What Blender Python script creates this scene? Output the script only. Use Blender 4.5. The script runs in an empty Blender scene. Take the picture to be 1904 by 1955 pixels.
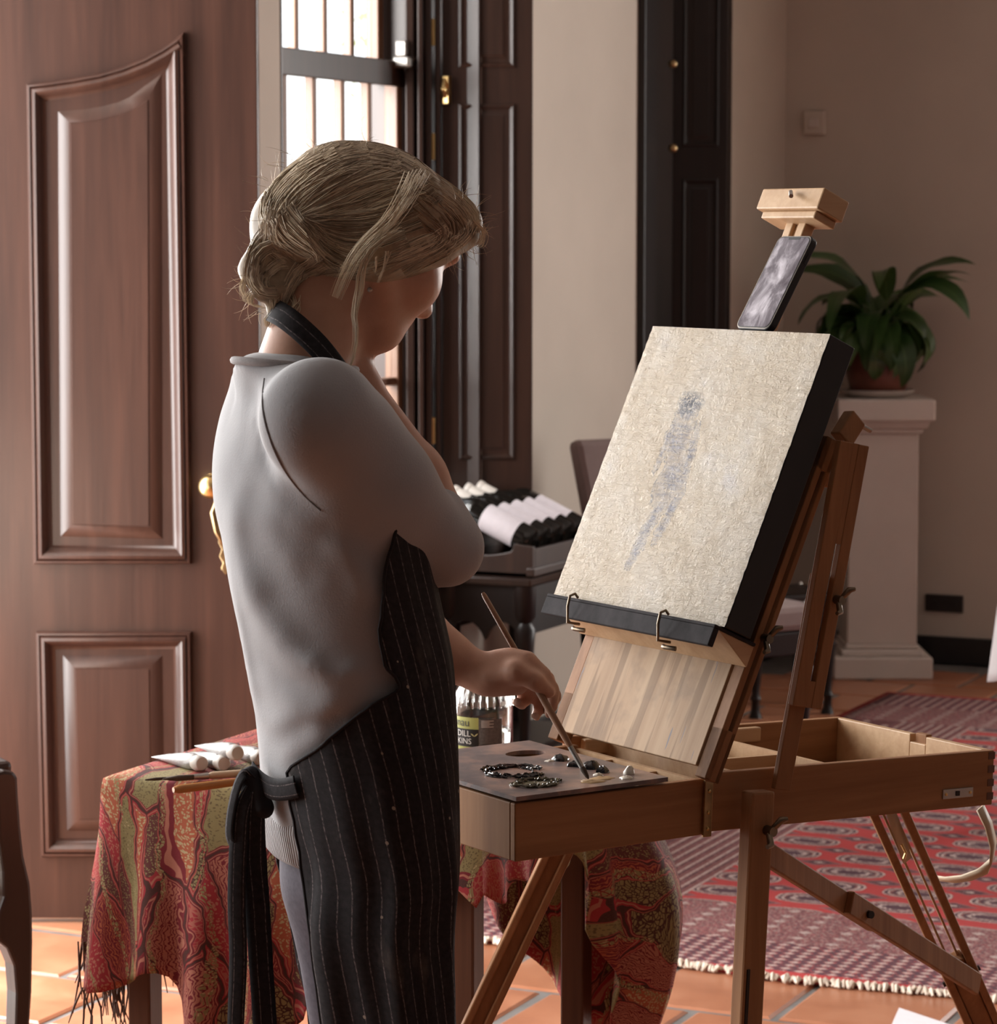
import bpy, bmesh, math, random
import numpy as np
from mathutils import Matrix, Vector

# ------------------------------------------------------------------ camera, world, lights, exposure
SC = bpy.context.scene
COL = SC.collection
R25 = math.radians(25.0)                    # the camera heading against the room axes
FPX, CAMH = 5400.0, 1.5                      # focal length in pixels (of 1904), eye height
PH = math.atan(527.5 / FPX)                  # camera pitch below the horizon
CP, SP = math.cos(PH), math.sin(PH)
cam_d = bpy.data.cameras.new('camera')
cam_d.sensor_fit = 'HORIZONTAL'; cam_d.sensor_width = 36.0
cam_d.lens = 36.0 * FPX / 1904.0
cam_d.clip_start = 0.05; cam_d.clip_end = 200
cam_d.dof.use_dof = True; cam_d.dof.focus_distance = 3.25; cam_d.dof.aperture_fstop = 16.0
cam = bpy.data.objects.new('camera', cam_d); COL.objects.link(cam)
cam.location = (0, 0, CAMH); cam.rotation_euler = (math.pi / 2 - PH, 0, R25)
SC.camera = cam

SC.view_settings.view_transform = 'Standard'; SC.view_settings.look = 'None'
SC.view_settings.gamma = 1.0; SC.view_settings.use_curve_mapping = False
SC.view_settings.exposure = 0.18

world = bpy.data.worlds.new('overcast_sky'); SC.world = world; world.use_nodes = True
wb = world.node_tree.nodes['Background']
wb.inputs[0].default_value = (0.93, 0.97, 1.0, 1); wb.inputs[1].default_value = 2.4

def area_light(name, loc, rot, sx, sy, power, col=(1, 1, 1)):
    d = bpy.data.lights.new(name, 'AREA'); d.shape = 'RECTANGLE'; d.size = sx; d.size_y = sy
    d.energy = power; d.color = col
    o = bpy.data.objects.new(name, d); COL.objects.link(o); o.location = loc; o.rotation_euler = rot
    return o
# daylight falling through the open doorway, the near window of the same wall and an unseen back-wall opening added to brighten the far end
area_light('daylight_doorway', (-3.95, 4.25, 1.35), (0, -math.pi / 2, 0), 2.4, 1.8, 200, (1.0, 0.98, 0.96))
area_light('daylight_near_window', (-3.95, 2.25, 1.7), (0, -math.pi / 2, 0), 2.0, 1.2, 48, (1.0, 0.98, 0.96))
area_light('added_back_light', (0.0, 9.98, 1.7), (-math.pi / 2, 0, 0), 1.8, 2.0, 190, (1.0, 0.96, 0.92))

sl_ = area_light('daylight_sash_window', (-4.45, 5.55, 2.0), (0, 0, 0), 1.5, 1.8, 170, (1.0, 0.97, 0.94))
sl_.rotation_euler = (Vector((-2.3, 9.4, 1.0)) - Vector(sl_.location)).to_track_quat('-Z', 'Y').to_euler()

# ------------------------------------------------------------------ frames and pixels
def cw(p):                                   # camera-heading frame -> room frame
    c, s = math.cos(R25), math.sin(R25)
    return Vector((c * p[0] - s * p[1], s * p[0] + c * p[1], p[2]))
def ray(px, py):
    x = (px - 952) / FPX; u = -(py - 977.5) / FPX
    return np.array([x, CP + u * SP, -SP + u * CP])
def atz(px, py, z):
    r = ray(px, py); p = r * ((z - CAMH) / r[2]); p[2] += CAMH; return p
def aty(px, py, y):
    r = ray(px, py); p = r * (y / r[1]); p[2] += CAMH; return p
def rz(a):
    return np.array([[math.cos(a), -math.sin(a), 0], [math.sin(a), math.cos(a), 0], [0, 0, 1]])

# ------------------------------------------------------------------ scene bookkeeping
def props(o, label=None, cat=None, group=None, kind=None):
    if label: o['label'] = label
    if cat: o['category'] = cat
    if group: o['group'] = group
    if kind: o['kind'] = kind
    return o
def root(name, label=None, cat=None, o=(0, 0, 0), yaw=0.0, group=None, kind=None, room=False):
    """An Empty at the base of a thing. o and yaw in the camera-heading frame, or in the room frame."""
    e = bpy.data.objects.new(name, None); COL.objects.link(e); e.empty_display_size = 0.05
    if room: e.location = o; e.rotation_euler = (0, 0, yaw)
    else: e.location = cw(o); e.rotation_euler = (0, 0, yaw + R25)
    return props(e, label, cat, group, kind)
def link(name, me, mat, parent=None):
    ob = bpy.data.objects.new(name, me); COL.objects.link(ob)
    if mat is not None:
        me.materials.clear(); me.materials.append(mat)
    if parent is not None: ob.parent = parent
    return ob
def copy_tree(o, parent=None):
    c = o.copy(); COL.objects.link(c); c.parent = parent
    for ch in o.children: copy_tree(ch, c)
    return c

class MB:
    """Collects simple shapes and links them as one mesh object."""
    def __init__(s): s.v = []; s.f = []; s.uv = None
    def add(s, vs, fs, M=None):
        n = len(s.v)
        for p in vs:
            p = Vector(p)
            s.v.append(tuple(M @ p if M is not None else p))
        s.f += [tuple(i + n for i in f) for f in fs]
        return s
    def box(s, lo, hi, M=None):
        x0, y0, z0 = lo; x1, y1, z1 = hi
        return s.add([(x0, y0, z0), (x1, y0, z0), (x1, y1, z0), (x0, y1, z0), (x0, y0, z1), (x1, y0, z1), (x1, y1, z1), (x0, y1, z1)],
                     [(0, 3, 2, 1), (4, 5, 6, 7), (0, 1, 5, 4), (1, 2, 6, 5), (2, 3, 7, 6), (3, 0, 4, 7)], M)
    def bar(s, a, b, w, t, up=(0, 0, 1), w1=None, t1=None):
        """A rectangular bar from a to b; w across up, t along up."""
        a = Vector(a); b = Vector(b); d = (b - a).normalized(); u = Vector(up)
        x = d.cross(u)
        if x.length < 1e-5: x = d.cross(Vector((1, 0, 0)))
        x.normalize(); y = x.cross(d).normalized()
        w1 = w if w1 is None else w1; t1 = t if t1 is None else t1
        vs = []
        for p, ww, tt in ((a, w, t), (b, w1, t1)):
            vs += [p - x * ww / 2 - y * tt / 2, p + x * ww / 2 - y * tt / 2, p + x * ww / 2 + y * tt / 2, p - x * ww / 2 + y * tt / 2]
        return s.add(vs, [(3, 2, 1, 0), (4, 5, 6, 7), (0, 1, 5, 4), (1, 2, 6, 5), (2, 3, 7, 6), (3, 0, 4, 7)])
    def tube(s, pts, r, n=8, caps=True, flat=1.0, ref=None):
        """A round tube through pts, r a number or one per point."""
        pts = [Vector(p) for p in pts]; m = len(pts)
        rr = [r] * m if isinstance(r, (int, float)) else list(r)
        base = len(s.v); fr = None
        for i, p in enumerate(pts):
            d = (pts[min(i + 1, m - 1)] - pts[max(i - 1, 0)])
            d = d.normalized() if d.length > 1e-9 else Vector((0, 0, 1))
            if fr is None:
                rf = Vector(ref) if ref else (Vector((0, 0, 1)) if abs(d.z) < .9 else Vector((1, 0, 0)))
                fr = (rf - d * rf.dot(d)).normalized()
            else:
                fr = fr - d * fr.dot(d)
                fr = fr.normalized() if fr.length > 1e-6 else d.orthogonal().normalized()
            g = d.cross(fr)
            for k in range(n):
                a = 2 * math.pi * k / n
                s.v.append(tuple(p + (fr * math.cos(a) * flat + g * math.sin(a)) * rr[i]))
        for i in range(m - 1):
            for k in range(n):
                a = base + i * n + k; b = base + i * n + (k + 1) % n
                s.f.append((a, b, b + n, a + n))
        if caps:
            s.f.append(tuple(base + k for k in reversed(range(n)))); s.f.append(tuple(base + (m - 1) * n + k for k in range(n)))
        return s
    def lathe(s, prof, n=24, M=None, close=True):
        base = len(s.v)
        for r, z in prof:
            for k in range(n):
                a = 2 * math.pi * k / n
                p = Vector((r * math.cos(a), r * math.sin(a), z))
                s.v.append(tuple(M @ p if M is not None else p))
        for i in range(len(prof) - 1):
            for k in range(n):
                a = base + i * n + k; b = base + i * n + (k + 1) % n
                s.f.append((a, b, b + n, a + n))
        if close:
            s.f.append(tuple(base + k for k in reversed(range(n)))); s.f.append(tuple(base + (len(prof) - 1) * n + k for k in range(n)))
        return s
    def prism(s, poly, y0, y1, M=None):
        """A polygon given in (x, z), extruded along y."""
        n = len(poly)
        vs = [(p[0], y0, p[1]) for p in poly] + [(p[0], y1, p[1]) for p in poly]
        fs = [tuple(range(n)), tuple(reversed(range(n, 2 * n)))] + [(i, i + n, (i + 1) % n + n, (i + 1) % n) for i in range(n)]
        return s.add(vs, fs, M)
    def grid(s, P, closed_u=False, uv=None):
        """P: rows of points."""
        base = len(s.v); m = len(P); n = len(P[0])
        for row in P:
            for p in row: s.v.append(tuple(p))
        for i in range(m - 1):
            for k in range(n if closed_u else n - 1):
                a = base + i * n + k; b = base + i * n + (k + 1) % n
                s.f.append((a, b, b + n, a + n))
        if uv is not None:
            s.uv = [q for row in uv for q in row]
        return s
    def build(s, name, mat, parent=None, smooth=None, bevel=0.0, solid=0.0, offset=0.0, subsurf=0):
        me = bpy.data.meshes.new(name); me.from_pydata(s.v, [], s.f)
        if s.uv is not None:
            l = me.uv_layers.new(name='UVMap')
            for lp in me.loops: l.data[lp.index].uv = s.uv[lp.vertex_index]
        me.update()
        bm = bmesh.new(); bm.from_mesh(me)
        bmesh.ops.recalc_face_normals(bm, faces=bm.faces); bm.to_mesh(me); bm.free()
        if smooth is not None:
            me.shade_smooth(); me.set_sharp_from_angle(angle=math.radians(smooth))
        ob = link(name, me, mat, parent)
        if solid:
            m = ob.modifiers.new('solid', 'SOLIDIFY'); m.thickness = solid; m.offset = offset
        if bevel:
            m = ob.modifiers.new('bevel', 'BEVEL'); m.width = bevel; m.segments = 2; m.limit_method = 'ANGLE'; m.angle_limit = math.radians(40)
        if subsurf:
            m = ob.modifiers.new('sub', 'SUBSURF'); m.levels = subsurf; m.render_levels = subsurf
        return ob

# ------------------------------------------------------------------ materials
class NT:
    def __init__(s, name):
        s.m = bpy.data.materials.new(name); s.m.use_nodes = True
        s.t = s.m.node_tree; s.b = s.t.nodes['Principled BSDF']
    def n(s, typ, **kw):
        nd = s.t.nodes.new(typ)
        for k, v in kw.items():
            if k.startswith('i_'):
                key = k[2:]; key = int(key) if key.isdigit() else key.replace('_', ' ')
                if isinstance(v, bpy.types.NodeSocket): s.t.links.new(v, nd.inputs[key])
                else: nd.inputs[key].default_value = v
            else: setattr(nd, k, v)
        return nd
    def l(s, a, b): s.t.links.new(a, b)
    def coord(s, kind='Object', scale=(1, 1, 1), loc=(0, 0, 0), rot=(0, 0, 0)):
        tc = s.n('ShaderNodeTexCoord'); mp = s.n('ShaderNodeMapping')
        s.l(tc.outputs[kind], mp.inputs[0]); mp.inputs['Scale'].default_value = scale
        mp.inputs['Location'].default_value = loc; mp.inputs['Rotation'].default_value = rot
        return mp.outputs[0]
    def noise(s, vec, scale=5, detail=4, rough=.55, dist=0.0):
        nd = s.n('ShaderNodeTexNoise'); s.l(vec, nd.inputs['Vector'])
        nd.inputs['Scale'].default_value = scale; nd.inputs['Detail'].default_value = detail
        nd.inputs['Roughness'].default_value = rough; nd.inputs['Distortion'].default_value = dist
        return nd.outputs[0]
    def ramp(s, fac, stops, interp='LINEAR'):
        nd = s.n('ShaderNodeValToRGB'); s.l(fac, nd.inputs[0]); cr = nd.color_ramp; cr.interpolation = interp
        while len(cr.elements) < len(stops): cr.elements.new(.5)
        for e, (p, c) in zip(cr.elements, stops):
            e.position = p; e.color = (*c, 1) if len(c) == 3 else c
        return nd.outputs[0]
    def math(s, op, a, b=None, c=None, clamp=False):
        nd = s.n('ShaderNodeMath'); nd.operation = op; nd.use_clamp = clamp
        for i, q in enumerate((a, b, c)):
            if q is None: continue
            if isinstance(q, (int, float)): nd.inputs[i].default_value = q
            else: s.l(q, nd.inputs[i])
        return nd.outputs[0]
    def mix(s, fac, a, b, mode='MIX'):
        nd = s.n('ShaderNodeMix'); nd.data_type = 'RGBA'; nd.blend_type = mode
        for sock, q in ((nd.inputs[0], fac), (nd.inputs[6], a), (nd.inputs[7], b)):
            if isinstance(q, bpy.types.NodeSocket): s.l(q, sock)
            elif isinstance(q, (int, float)): sock.default_value = q
            else: sock.default_value = (*q, 1)
        return nd.outputs[2]
    def sep(s, vec):
        nd = s.n('ShaderNodeSeparateXYZ'); s.l(vec, nd.inputs[0]); return nd.outputs
    def comb(s, x=0.0, y=0.0, z=0.0):
        nd = s.n('ShaderNodeCombineXYZ')
        for i, q in enumerate((x, y, z)):
            if isinstance(q, (int, float)): nd.inputs[i].default_value = q
            else: s.l(q, nd.inputs[i])
        return nd.outputs[0]
    def bump(s, h, dist=.002, strength=.5):
        nd = s.n('ShaderNodeBump'); s.l(h, nd.inputs['Height'])
        nd.inputs['Distance'].default_value = dist; nd.inputs['Strength'].default_value = strength
        s.l(nd.outputs[0], s.b.inputs['Normal'])
    def out(s, col=None, rough=.5, metal=0.0, spec=.5, **kw):
        b = s.b
        for key, q in (('Base Color', col), ('Roughness', rough), ('Metallic', metal), ('Specular IOR Level', spec)):
            if q is None: continue
            if isinstance(q, bpy.types.NodeSocket): s.l(q, b.inputs[key])
            elif isinstance(q, (int, float)): b.inputs[key].default_value = q
            else: b.inputs[key].default_value = (*q, 1)
        for k, q in kw.items(): b.inputs[k.replace('_', ' ')].default_value = q
        return s.m

def m_plain(name, col, rough=.5, metal=0.0, spec=.5, var=.12, scale=30, bump=0.0, **kw):
    t = NT(name); v = t.coord(); f = t.noise(v, scale, 4)
    c = t.ramp(f, [(.25, [q * (1 - var) for q in col]), (.75, [min(1, q * (1 + var)) for q in col])])
    if bump: t.bump(t.noise(v, scale * 4, 5), bump, .6)
    return t.out(c, rough, metal, spec, **kw)
def m_wood(name, dark, light, rough=.45, scale=(3, 3, 40), axis=0, spec=.4, fine=1.0, bump=.0004, coat=0.0):
    """Grain stretched along axis (0 x, 1 y, 2 z)."""
    t = NT(name); sc = [26 * fine] * 3; sc[axis] = 1.6 * fine
    v = t.coord(scale=sc); f = t.noise(v, 1.0, 6, .6, .4)
    sc2 = [140 * fine] * 3; sc2[axis] = 5 * fine
    g = t.noise(t.coord(scale=sc2), 1.0, 4, .6)
    ff = t.math('ADD', t.math('MULTIPLY', f, .75), t.math('MULTIPLY', g, .25))
    c = t.ramp(ff, [(.3, dark), (.52, [(a + b) / 2 for a, b in zip(dark, light)]), (.7, light)])
    t.bump(g, bump, .5)
    m = t.out(c, rough, 0, spec)
    if coat: t.b.inputs['Coat Weight'].default_value = coat; t.b.inputs['Coat Roughness'].default_value = .25
    return m

M = {}
M['wall'] = m_plain('cream_wall_paint', (.56, .49, .42), .75, spec=.2, var=.05, scale=3, bump=.0006)
M['ceiling'] = m_plain('ceiling_paint', (.34, .31, .29), .8, spec=.1, var=.03, scale=3)
M['panelling'] = m_wood('grey_brown_wall_panelling', (.13, .12, .115), (.22, .205, .195), .6, axis=2)
M['grout'] = m_plain('grey_grout', (.17, .155, .145), .85, spec=.2, var=.3, scale=12, bump=.001)
M['ground'] = m_plain('pale_paving', (.55, .55, .5), .9, spec=.1, var=.1, scale=2)
M['skirting'] = m_plain('black_skirting', (.012, .010, .010), .45, var=.2)
M['door_wood'] = m_wood('mahogany_door', (.029, .0115, .0078), (.070, .029, .019), .36, axis=2, spec=.5, fine=.8, coat=.25)
M['dark_wood'] = m_wood('dark_stained_wood', (.020, .009, .006), (.050, .022, .014), .38, axis=2, spec=.5, fine=.8, coat=.1)
M['black_wood'] = m_wood('black_brown_wood', (.007, .004, .004), (.018, .010, .008), .4, axis=2, spec=.4, fine=.8)
M['sash_wood'] = m_wood('window_sash_wood', (.12, .055, .03), (.26, .13, .07), .35, axis=2, spec=.5)
M['easel_wood'] = m_wood('oiled_beech_easel', (.22, .10, .043), (.40, .20, .092), .62, axis=0, spec=.2)
M['easel_wood_z'] = m_wood('oiled_beech_upright', (.20, .09, .039), (.37, .185, .085), .62, axis=2, spec=.2)
M['easel_pale'] = m_wood('pale_beech', (.42, .25, .13), (.62, .42, .25), .45, axis=0, spec=.4)
M['table_wood'] = m_wood('brown_table_wood', (.075, .030, .017), (.16, .070, .040), .4, axis=2, spec=.4)
M['brass'] = m_plain('brass', (.72, .50, .22), .28, metal=1.0, var=.15)
M['old_brass'] = m_plain('tarnished_brass', (.42, .29, .15), .35, metal=1.0, var=.35, scale=60)
M['steel'] = m_plain('dull_steel', (.42, .39, .36), .35, metal=1.0, var=.2)
M['white_paint'] = m_plain('white_painted_plinth', (.60, .53, .48), .6, spec=.3, var=.05, scale=6)
M['white_cloth'] = m_plain('white_linen', (.78, .75, .76), .8, spec=.2, var=.03)
M['paper'] = m_plain('white_paper', (.74, .70, .73), .7, spec=.2, var=.03)

def m_glass(name, col=(1, 1, 1), rough=0.0):
    t = NT(name); t.b.inputs['Transmission Weight'].default_value = 1.0
    t.b.inputs['IOR'].default_value = 1.45
    return t.out(col, rough)
M['glass'] = m_glass('clear_glass', (.97, .98, .97), .01)
def m_pane():
    t = NT('window_pane_glass'); tr = t.n('ShaderNodeBsdfTransparent'); gl = t.n('ShaderNodeBsdfGlossy')
    gl.inputs['Roughness'].default_value = .02
    mx = t.n('ShaderNodeMixShader'); mx.inputs[0].default_value = .06
    t.l(tr.outputs[0], mx.inputs[1]); t.l(gl.outputs[0], mx.inputs[2])
    t.l(mx.outputs[0], t.t.nodes['Material Output'].inputs[0]); return t.m
M['pane'] = m_pane()
# ------------------------------------------------------------------ the room (room frame: x to the right wall, y to the back wall)
WX, BY, RX, FY, HC = -3.36, 9.62, 3.4, -3.0, 3.3
def m_tile():
    t = NT('terracotta_tile'); v = t.coord(); oi = t.n('ShaderNodeObjectInfo')
    vv = t.n('ShaderNodeVectorMath'); vv.operation = 'ADD'
    cx = t.comb(t.math('MULTIPLY', oi.outputs['Random'], 31.0), t.math('MULTIPLY', oi.outputs['Random'], 17.0), 0.0)
    t.l(v, vv.inputs[0]); t.l(cx, vv.inputs[1])
    f = t.noise(vv.outputs[0], 6, 6, .6, .3); g = t.noise(vv.outputs[0], 60, 4)
    c = t.ramp(f, [(.28, (.28, .098, .047)), (.5, (.37, .145, .072)), (.72, (.45, .205, .112))])
    c = t.mix(t.math('MULTIPLY', oi.outputs['Random'], .35), c, (.44, .19, .115))
    t.bump(t.math('ADD', f, t.math('MULTIPLY', g, .3)), .0015, .5)
    r = t.ramp(f, [(.3, (.28,) * 3), (.7, (.42,) * 3)])
    return t.out(c, r, 0, .45)
M['tile'] = m_tile()
def m_floor_far():
    t = NT('tiled_floor_beyond'); v = t.coord()
    br = t.n('ShaderNodeTexBrick'); t.l(v, br.inputs['Vector']); br.offset = .5
    br.inputs['Scale'].default_value = 1.0; br.inputs['Mortar Size'].default_value = .009
    br.inputs['Brick Width'].default_value = .314; br.inputs['Row Height'].default_value = .314
    br.inputs['Color1'].default_value = (.50, .19, .09, 1); br.inputs['Color2'].default_value = (.44, .17, .085, 1)
    br.inputs['Mortar'].default_value = (.30, .27, .25, 1)
    return t.out(br.outputs[0], .5, 0, .4)
floor = MB().box((-4.2, FY - .3, -.16), (RX + .3, BY + .3, -.005)).build('floor', M['grout'])
props(floor, 'terracotta tiled floor with grey grout joints', kind='structure')
MB().box((-.02, FY, -.006), (RX, BY, -.001)).build('far_tiling', m_floor_far(), floor)
MB().box((WX, FY, -.006), (-.02, 3.47, -.001)).build('far_tiling', M['tile'], floor).data.materials[0] = bpy.data.materials['tiled_floor_beyond']
tb = MB()
h = .1475
tb.v = [(-h, -h, -.012), (h, -h, -.012), (h, h, -.012), (-h, h, -.012), (-h, -h, -.004), (h, -h, -.004), (h, h, -.004), (-h, h, -.004),
        (-h + .007, -h + .007, 0), (h - .007, -h + .007, 0), (h - .007, h - .007, 0), (-h + .007, h - .007, 0)]
tb.f = [(0, 1, 5, 4), (1, 2, 6, 5), (2, 3, 7, 6), (3, 0, 4, 7), (4, 5, 9, 8), (5, 6, 10, 9), (6, 7, 11, 10), (7, 4, 8, 11), (8, 9, 10, 11)]
tile0 = tb.build('tile', M['tile'], floor)
rng = random.Random(4)
RUG = (-2.73, -.28, 5.335, 8.88)
first = True
for j in range(-5, 15):
    y = 5.045 - .157 + .314 * j
    xo = -2.248 if j % 2 == 0 else -2.085
    for i in range(-5, 9):
        x = xo + .157 + .314 * i
        if x < (WX + .02 if y > 5.3 else WX - .5) or x > 0.1 or y > BY - .02: continue
        if RUG[0] + .25 < x < RUG[1] - .2 and RUG[2] + .25 < y < RUG[3] - .2: continue
        o = tile0 if first else tile0.copy()
        if not first: COL.objects.link(o); o.parent = floor
        first = False
        o.location = (x + rng.uniform(-.003, .003), y + rng.uniform(-.003, .003), rng.uniform(-.0015, .0015))
        o.rotation_euler = (0, 0, rng.uniform(-.008, .008))

def wall_with_holes(name, x0, x1, ya, yb, holes, along='y', mat='wall'):
    """A wall slab between ya and yb with rectangular holes (a, b, z0, z1)."""
    mb = MB(); cur = ya
    def bx(a, b, z0, z1):
        if b - a < 1e-4 or z1 - z0 < 1e-4: return
        if along == 'y': mb.box((x0, a, z0), (x1, b, z1))
        else: mb.box((a, x0, z0), (b, x1, z1))
    for a, b, z0, z1 in sorted(holes):
        bx(cur, a, 0, HC); bx(a, b, 0, z0); bx(a, b, z1, HC); cur = b
    bx(cur, yb, 0, HC)
    o = mb.build(name, M[mat]); props(o, kind='structure'); return o
W1 = (5.97, 7.09, .62, 2.78); W2 = (8.30, 8.98, .50, 2.78); W3 = (1.6, 2.9, .7, 2.7); DW = (3.28, 5.25, 0.0, 2.62)
props(wall_with_holes('wall_left', -3.70, WX, FY, BY, [W1, W2, W3, DW]), 'cream plastered wall holding the sash window')
props(wall_with_holes('wall_back', BY, BY + .25, -3.81, RX + .25, [(-.9, .9, .7, 2.7)], 'x'), 'dim cream wall behind the plant pedestal')  # the opening is unseen, added for the lamp that brightens the far end
props(wall_with_holes('wall_right', RX, RX + .25, FY, BY, [], 'y', 'panelling'), 'grey panelled wall at the right of the room')
props(wall_with_holes('wall_front', FY - .25, FY, -3.81, RX + .25, [], 'x', 'panelling'), 'grey panelled wall behind the viewer')
props(MB().box((-3.81, FY - .25, HC), (RX + .25, BY + .25, HC + .1)).build('ceiling', M['ceiling']), 'pale ceiling', kind='structure')
props(MB().box((WX, BY - .022, 0), (RX, BY, .095)).build('baseboard_back', M['skirting'], bevel=.004), 'black skirting board along the back wall', kind='structure')
bl = MB().box((WX, FY, 0), (WX + .02, 3.26, .095)).box((WX, 5.40, 0), (WX + .02, BY, .095))
props(bl.build('baseboard_left', M['skirting'], bevel=.004), 'black skirting board along the window wall', kind='structure')
props(MB().box((-16, -8, -.3), (-3.82, 20, -.12)).build('ground', M['ground']), 'pale paving outside the windows', kind='structure')

# --- the open door leaf, standing square to the view
DY = 6.08
def dp(px, py):
    p = aty(px, py, DY); return (p[0], p[2])
door = root('door_1', 'tall panelled mahogany door leaf standing open behind the covered table', None, (0, DY, 0), 0, kind='structure')
MB().box((-1.32, 0, .012), (-.513, .045, 2.5)).build('leaf', M['door_wood'], door, bevel=.003)
def offset_poly(poly, d):
    n = len(poly); out = []
    area = sum(poly[i][0] * poly[(i + 1) % n][1] - poly[(i + 1) % n][0] * poly[i][1] for i in range(n))
    sg = 1 if area > 0 else -1
    for i in range(n):
        p0, p1, p2 = Vector(poly[i - 1]), Vector(poly[i]), Vector(poly[(i + 1) % n])
        e1 = (p1 - p0).normalized(); e2 = (p2 - p1).normalized()
        n1 = Vector((-e1.y, e1.x)) * sg; n2 = Vector((-e2.y, e2.x)) * sg
        k = (n1 + n2); k = k / max(.35, k.dot(n1)) if k.length > 1e-6 else n1
        out.append(tuple(p1 + k * d))
    return out
def ring_profile(poly, prof, fill=False):
    """prof: (inward offset, height towards the viewer)."""
    mb = MB(); n = len(poly); rows = []
    for d, hh in prof:
        q = offset_poly(poly, d); rows.append([(p[0], -hh, p[1]) for p in q])
    mb.grid(rows, closed_u=True)
    if fill: mb.f.append(tuple(range((len(prof) - 1) * n, len(prof) * n)))
    return mb
mold = [(0, 0), (.0, .010), (.003, .016), (.007, .017), (.009, .013), (.013, .019), (.019, .021), (.024, .017), (.030, .006), (.036, .001), (.040, 0)]
curve = [(52, 161), (90, 157), (140, 150), (190, 141), (235, 128), (275, 112), (310, 93), (335, 76), (352, 62)]
up = [dp(66, 1076)] + [dp(*c) for c in curve] + [dp(366, 1076)]
lo = [dp(70, 1205), dp(80, 1634), dp(372, 1634), dp(366, 1205)]
inn_c = [(136, 236), (165, 234), (200, 228), (235, 219), (260, 208), (284, 190)]
up_in = [dp(140, 1000)] + [dp(*c) for c in inn_c] + [dp(286, 1004)]
lo_in = [dp(145, 1275), dp(152, 1562), dp(290, 1562), dp(286, 1275)]
for poly, inn in ((up, up_in), (lo, lo_in)):
    ring_profile(poly, mold).build('panel_moulding', M['door_wood'], door, smooth=35)
    ring_profile(inn, [(-.030, -.001), (-.026, .001), (-.004, .011), (0, .011), (.001, .013), (.006, .013)], True).build('raised_panel', M['door_wood'], door, smooth=30)
kp = dp(407, 925)
MB().lathe([(.0, 0), (.022, 0), (.024, .004), (.012, .012), (.009, .03), (.018, .038), (.026, .05), (.025, .062), (.015, .071), (.0, .073)], 20,
           Matrix.Translation((kp[0], 0, kp[1])) @ Matrix.Rotation(math.pi / 2, 4, 'X'), False).build('door_knob', M['brass'], door, smooth=50)
es = MB(); cx = kp[0] + .026
prof = [(0, .012), (.03, .022), (.045, .012), (.06, .008), (.075, .018), (.095, .03), (.12, .026), (.14, .012), (.155, .016), (.17, .008), (.185, .014), (.2, .006), (.212, .01), (.225, .001)]
poly = [(cx + w, kp[1] + .03 - z) for z, w in prof] + [(cx - w, kp[1] + .03 - z) for z, w in reversed(prof)]
es.prism(poly, -.006, .0)
es.tube([(cx - .012, -.008, kp[1] - .02), (cx - .026, -.02, kp[1] - .06), (cx - .018, -.022, kp[1] - .1), (cx - .004, -.014, kp[1] - .13)], [.005, .006, .005, .003], 8)
es.build('escutcheon', M['old_brass'], door, smooth=40, bevel=.002)

# --- window_1: sliding sashes in a deep reveal
w1 = root('window_1', 'small paned sash window of warm brown wood with bright daylight behind', None, (0, 0, 0), 0, kind='structure', room=True)
SX = -3.585                                                   # sash plane
y0, y1, z0, z1 = W1
fr = MB()
fr.box((SX - .09, y0, z0), (SX + .045, y0 + .055, z1)).box((SX - .09, y1 - .075, z0), (SX + .045, y1, z1))
fr.box((SX - .09, y0, z1 - .06), (SX + .045, y1, z1)).box((SX - .09, y0, z0), (SX + .05, y1, z0 + .05))
fr.build('frame', M['dark_wood'], w1, bevel=.004)
jl = MB()
for (xa, xb, t) in ((SX + .045, WX + .002, .012),):
    jl.box((xa, y0, z0), (xb, y0 + t, z1)).box((xa, y1 - t, z0), (xb, y1, z1)).box((xa, y0, z1 - t), (xb, y1, z1)).box((xa, y0, z0), (xb + .05, y1, z0 + .03))
jl.build('reveal_lining', M['dark_wood'], w1, bevel=.003)
def sash(xc, za, zb, ya, yb, bars_y, bars_z, nm):
    s = MB(); wst = .032
    s.box((xc - .02, ya, za), (xc + .02, ya + wst, zb)).box((xc - .02, yb - wst, za), (xc + .02, yb, zb))
    s.box((xc - .02, ya, za), (xc + .02, yb, za + .05)).box((xc - .02, ya, zb - .05), (xc + .02, yb, zb))
    so = s.build(nm, M['sash_wood'], w1, bevel=.003)
    for y in bars_y: MB().box((xc - .012, y - .011, za + .05), (xc + .014, y + .011, zb - .05)).build('glazing_bar', M['sash_wood'], so, bevel=.003)
    for z in bars_z: MB().box((xc - .012, ya + wst, z - .011), (xc + .014, yb - wst, z + .011)).build('glazing_bar', M['sash_wood'], so, bevel=.003)
    ys = [ya + wst] + list(bars_y) + [yb - wst]; zs = [za + .05] + list(bars_z) + [zb - .05]
    for a, b in zip(ys, ys[1:]):
        for c, d in zip(zs, zs[1:]):
            MB().box((xc - .003, a, c), (xc, b, d)).build('pane', M['pane'], so)
    return so
by = [6.195, 6.35, 6.508, 6.664, 6.816]
sash(SX + .012, .67, 1.965, 6.03, 6.995, by, [1.51, 1.10], 'lower_sash')
sash(SX - .045, 1.915, 2.72, 6.03, 6.995, [q + .01 for q in by], [2.32], 'upper_sash')
MB().box((SX + .032, 6.03, 1.905), (SX + .04, 6.995, 1.975)).build('meeting_rail', M['dark_wood'], w1, bevel=.003)
hb = MB().box((SX + .035, 6.93, 1.955), (SX + .085, 7.0, 1.985)).box((SX + .035, 6.945, 1.985), (SX + .07, 6.99, 2.03))
hb.build('sash_catch', M['steel'], w1, bevel=.006)

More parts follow.
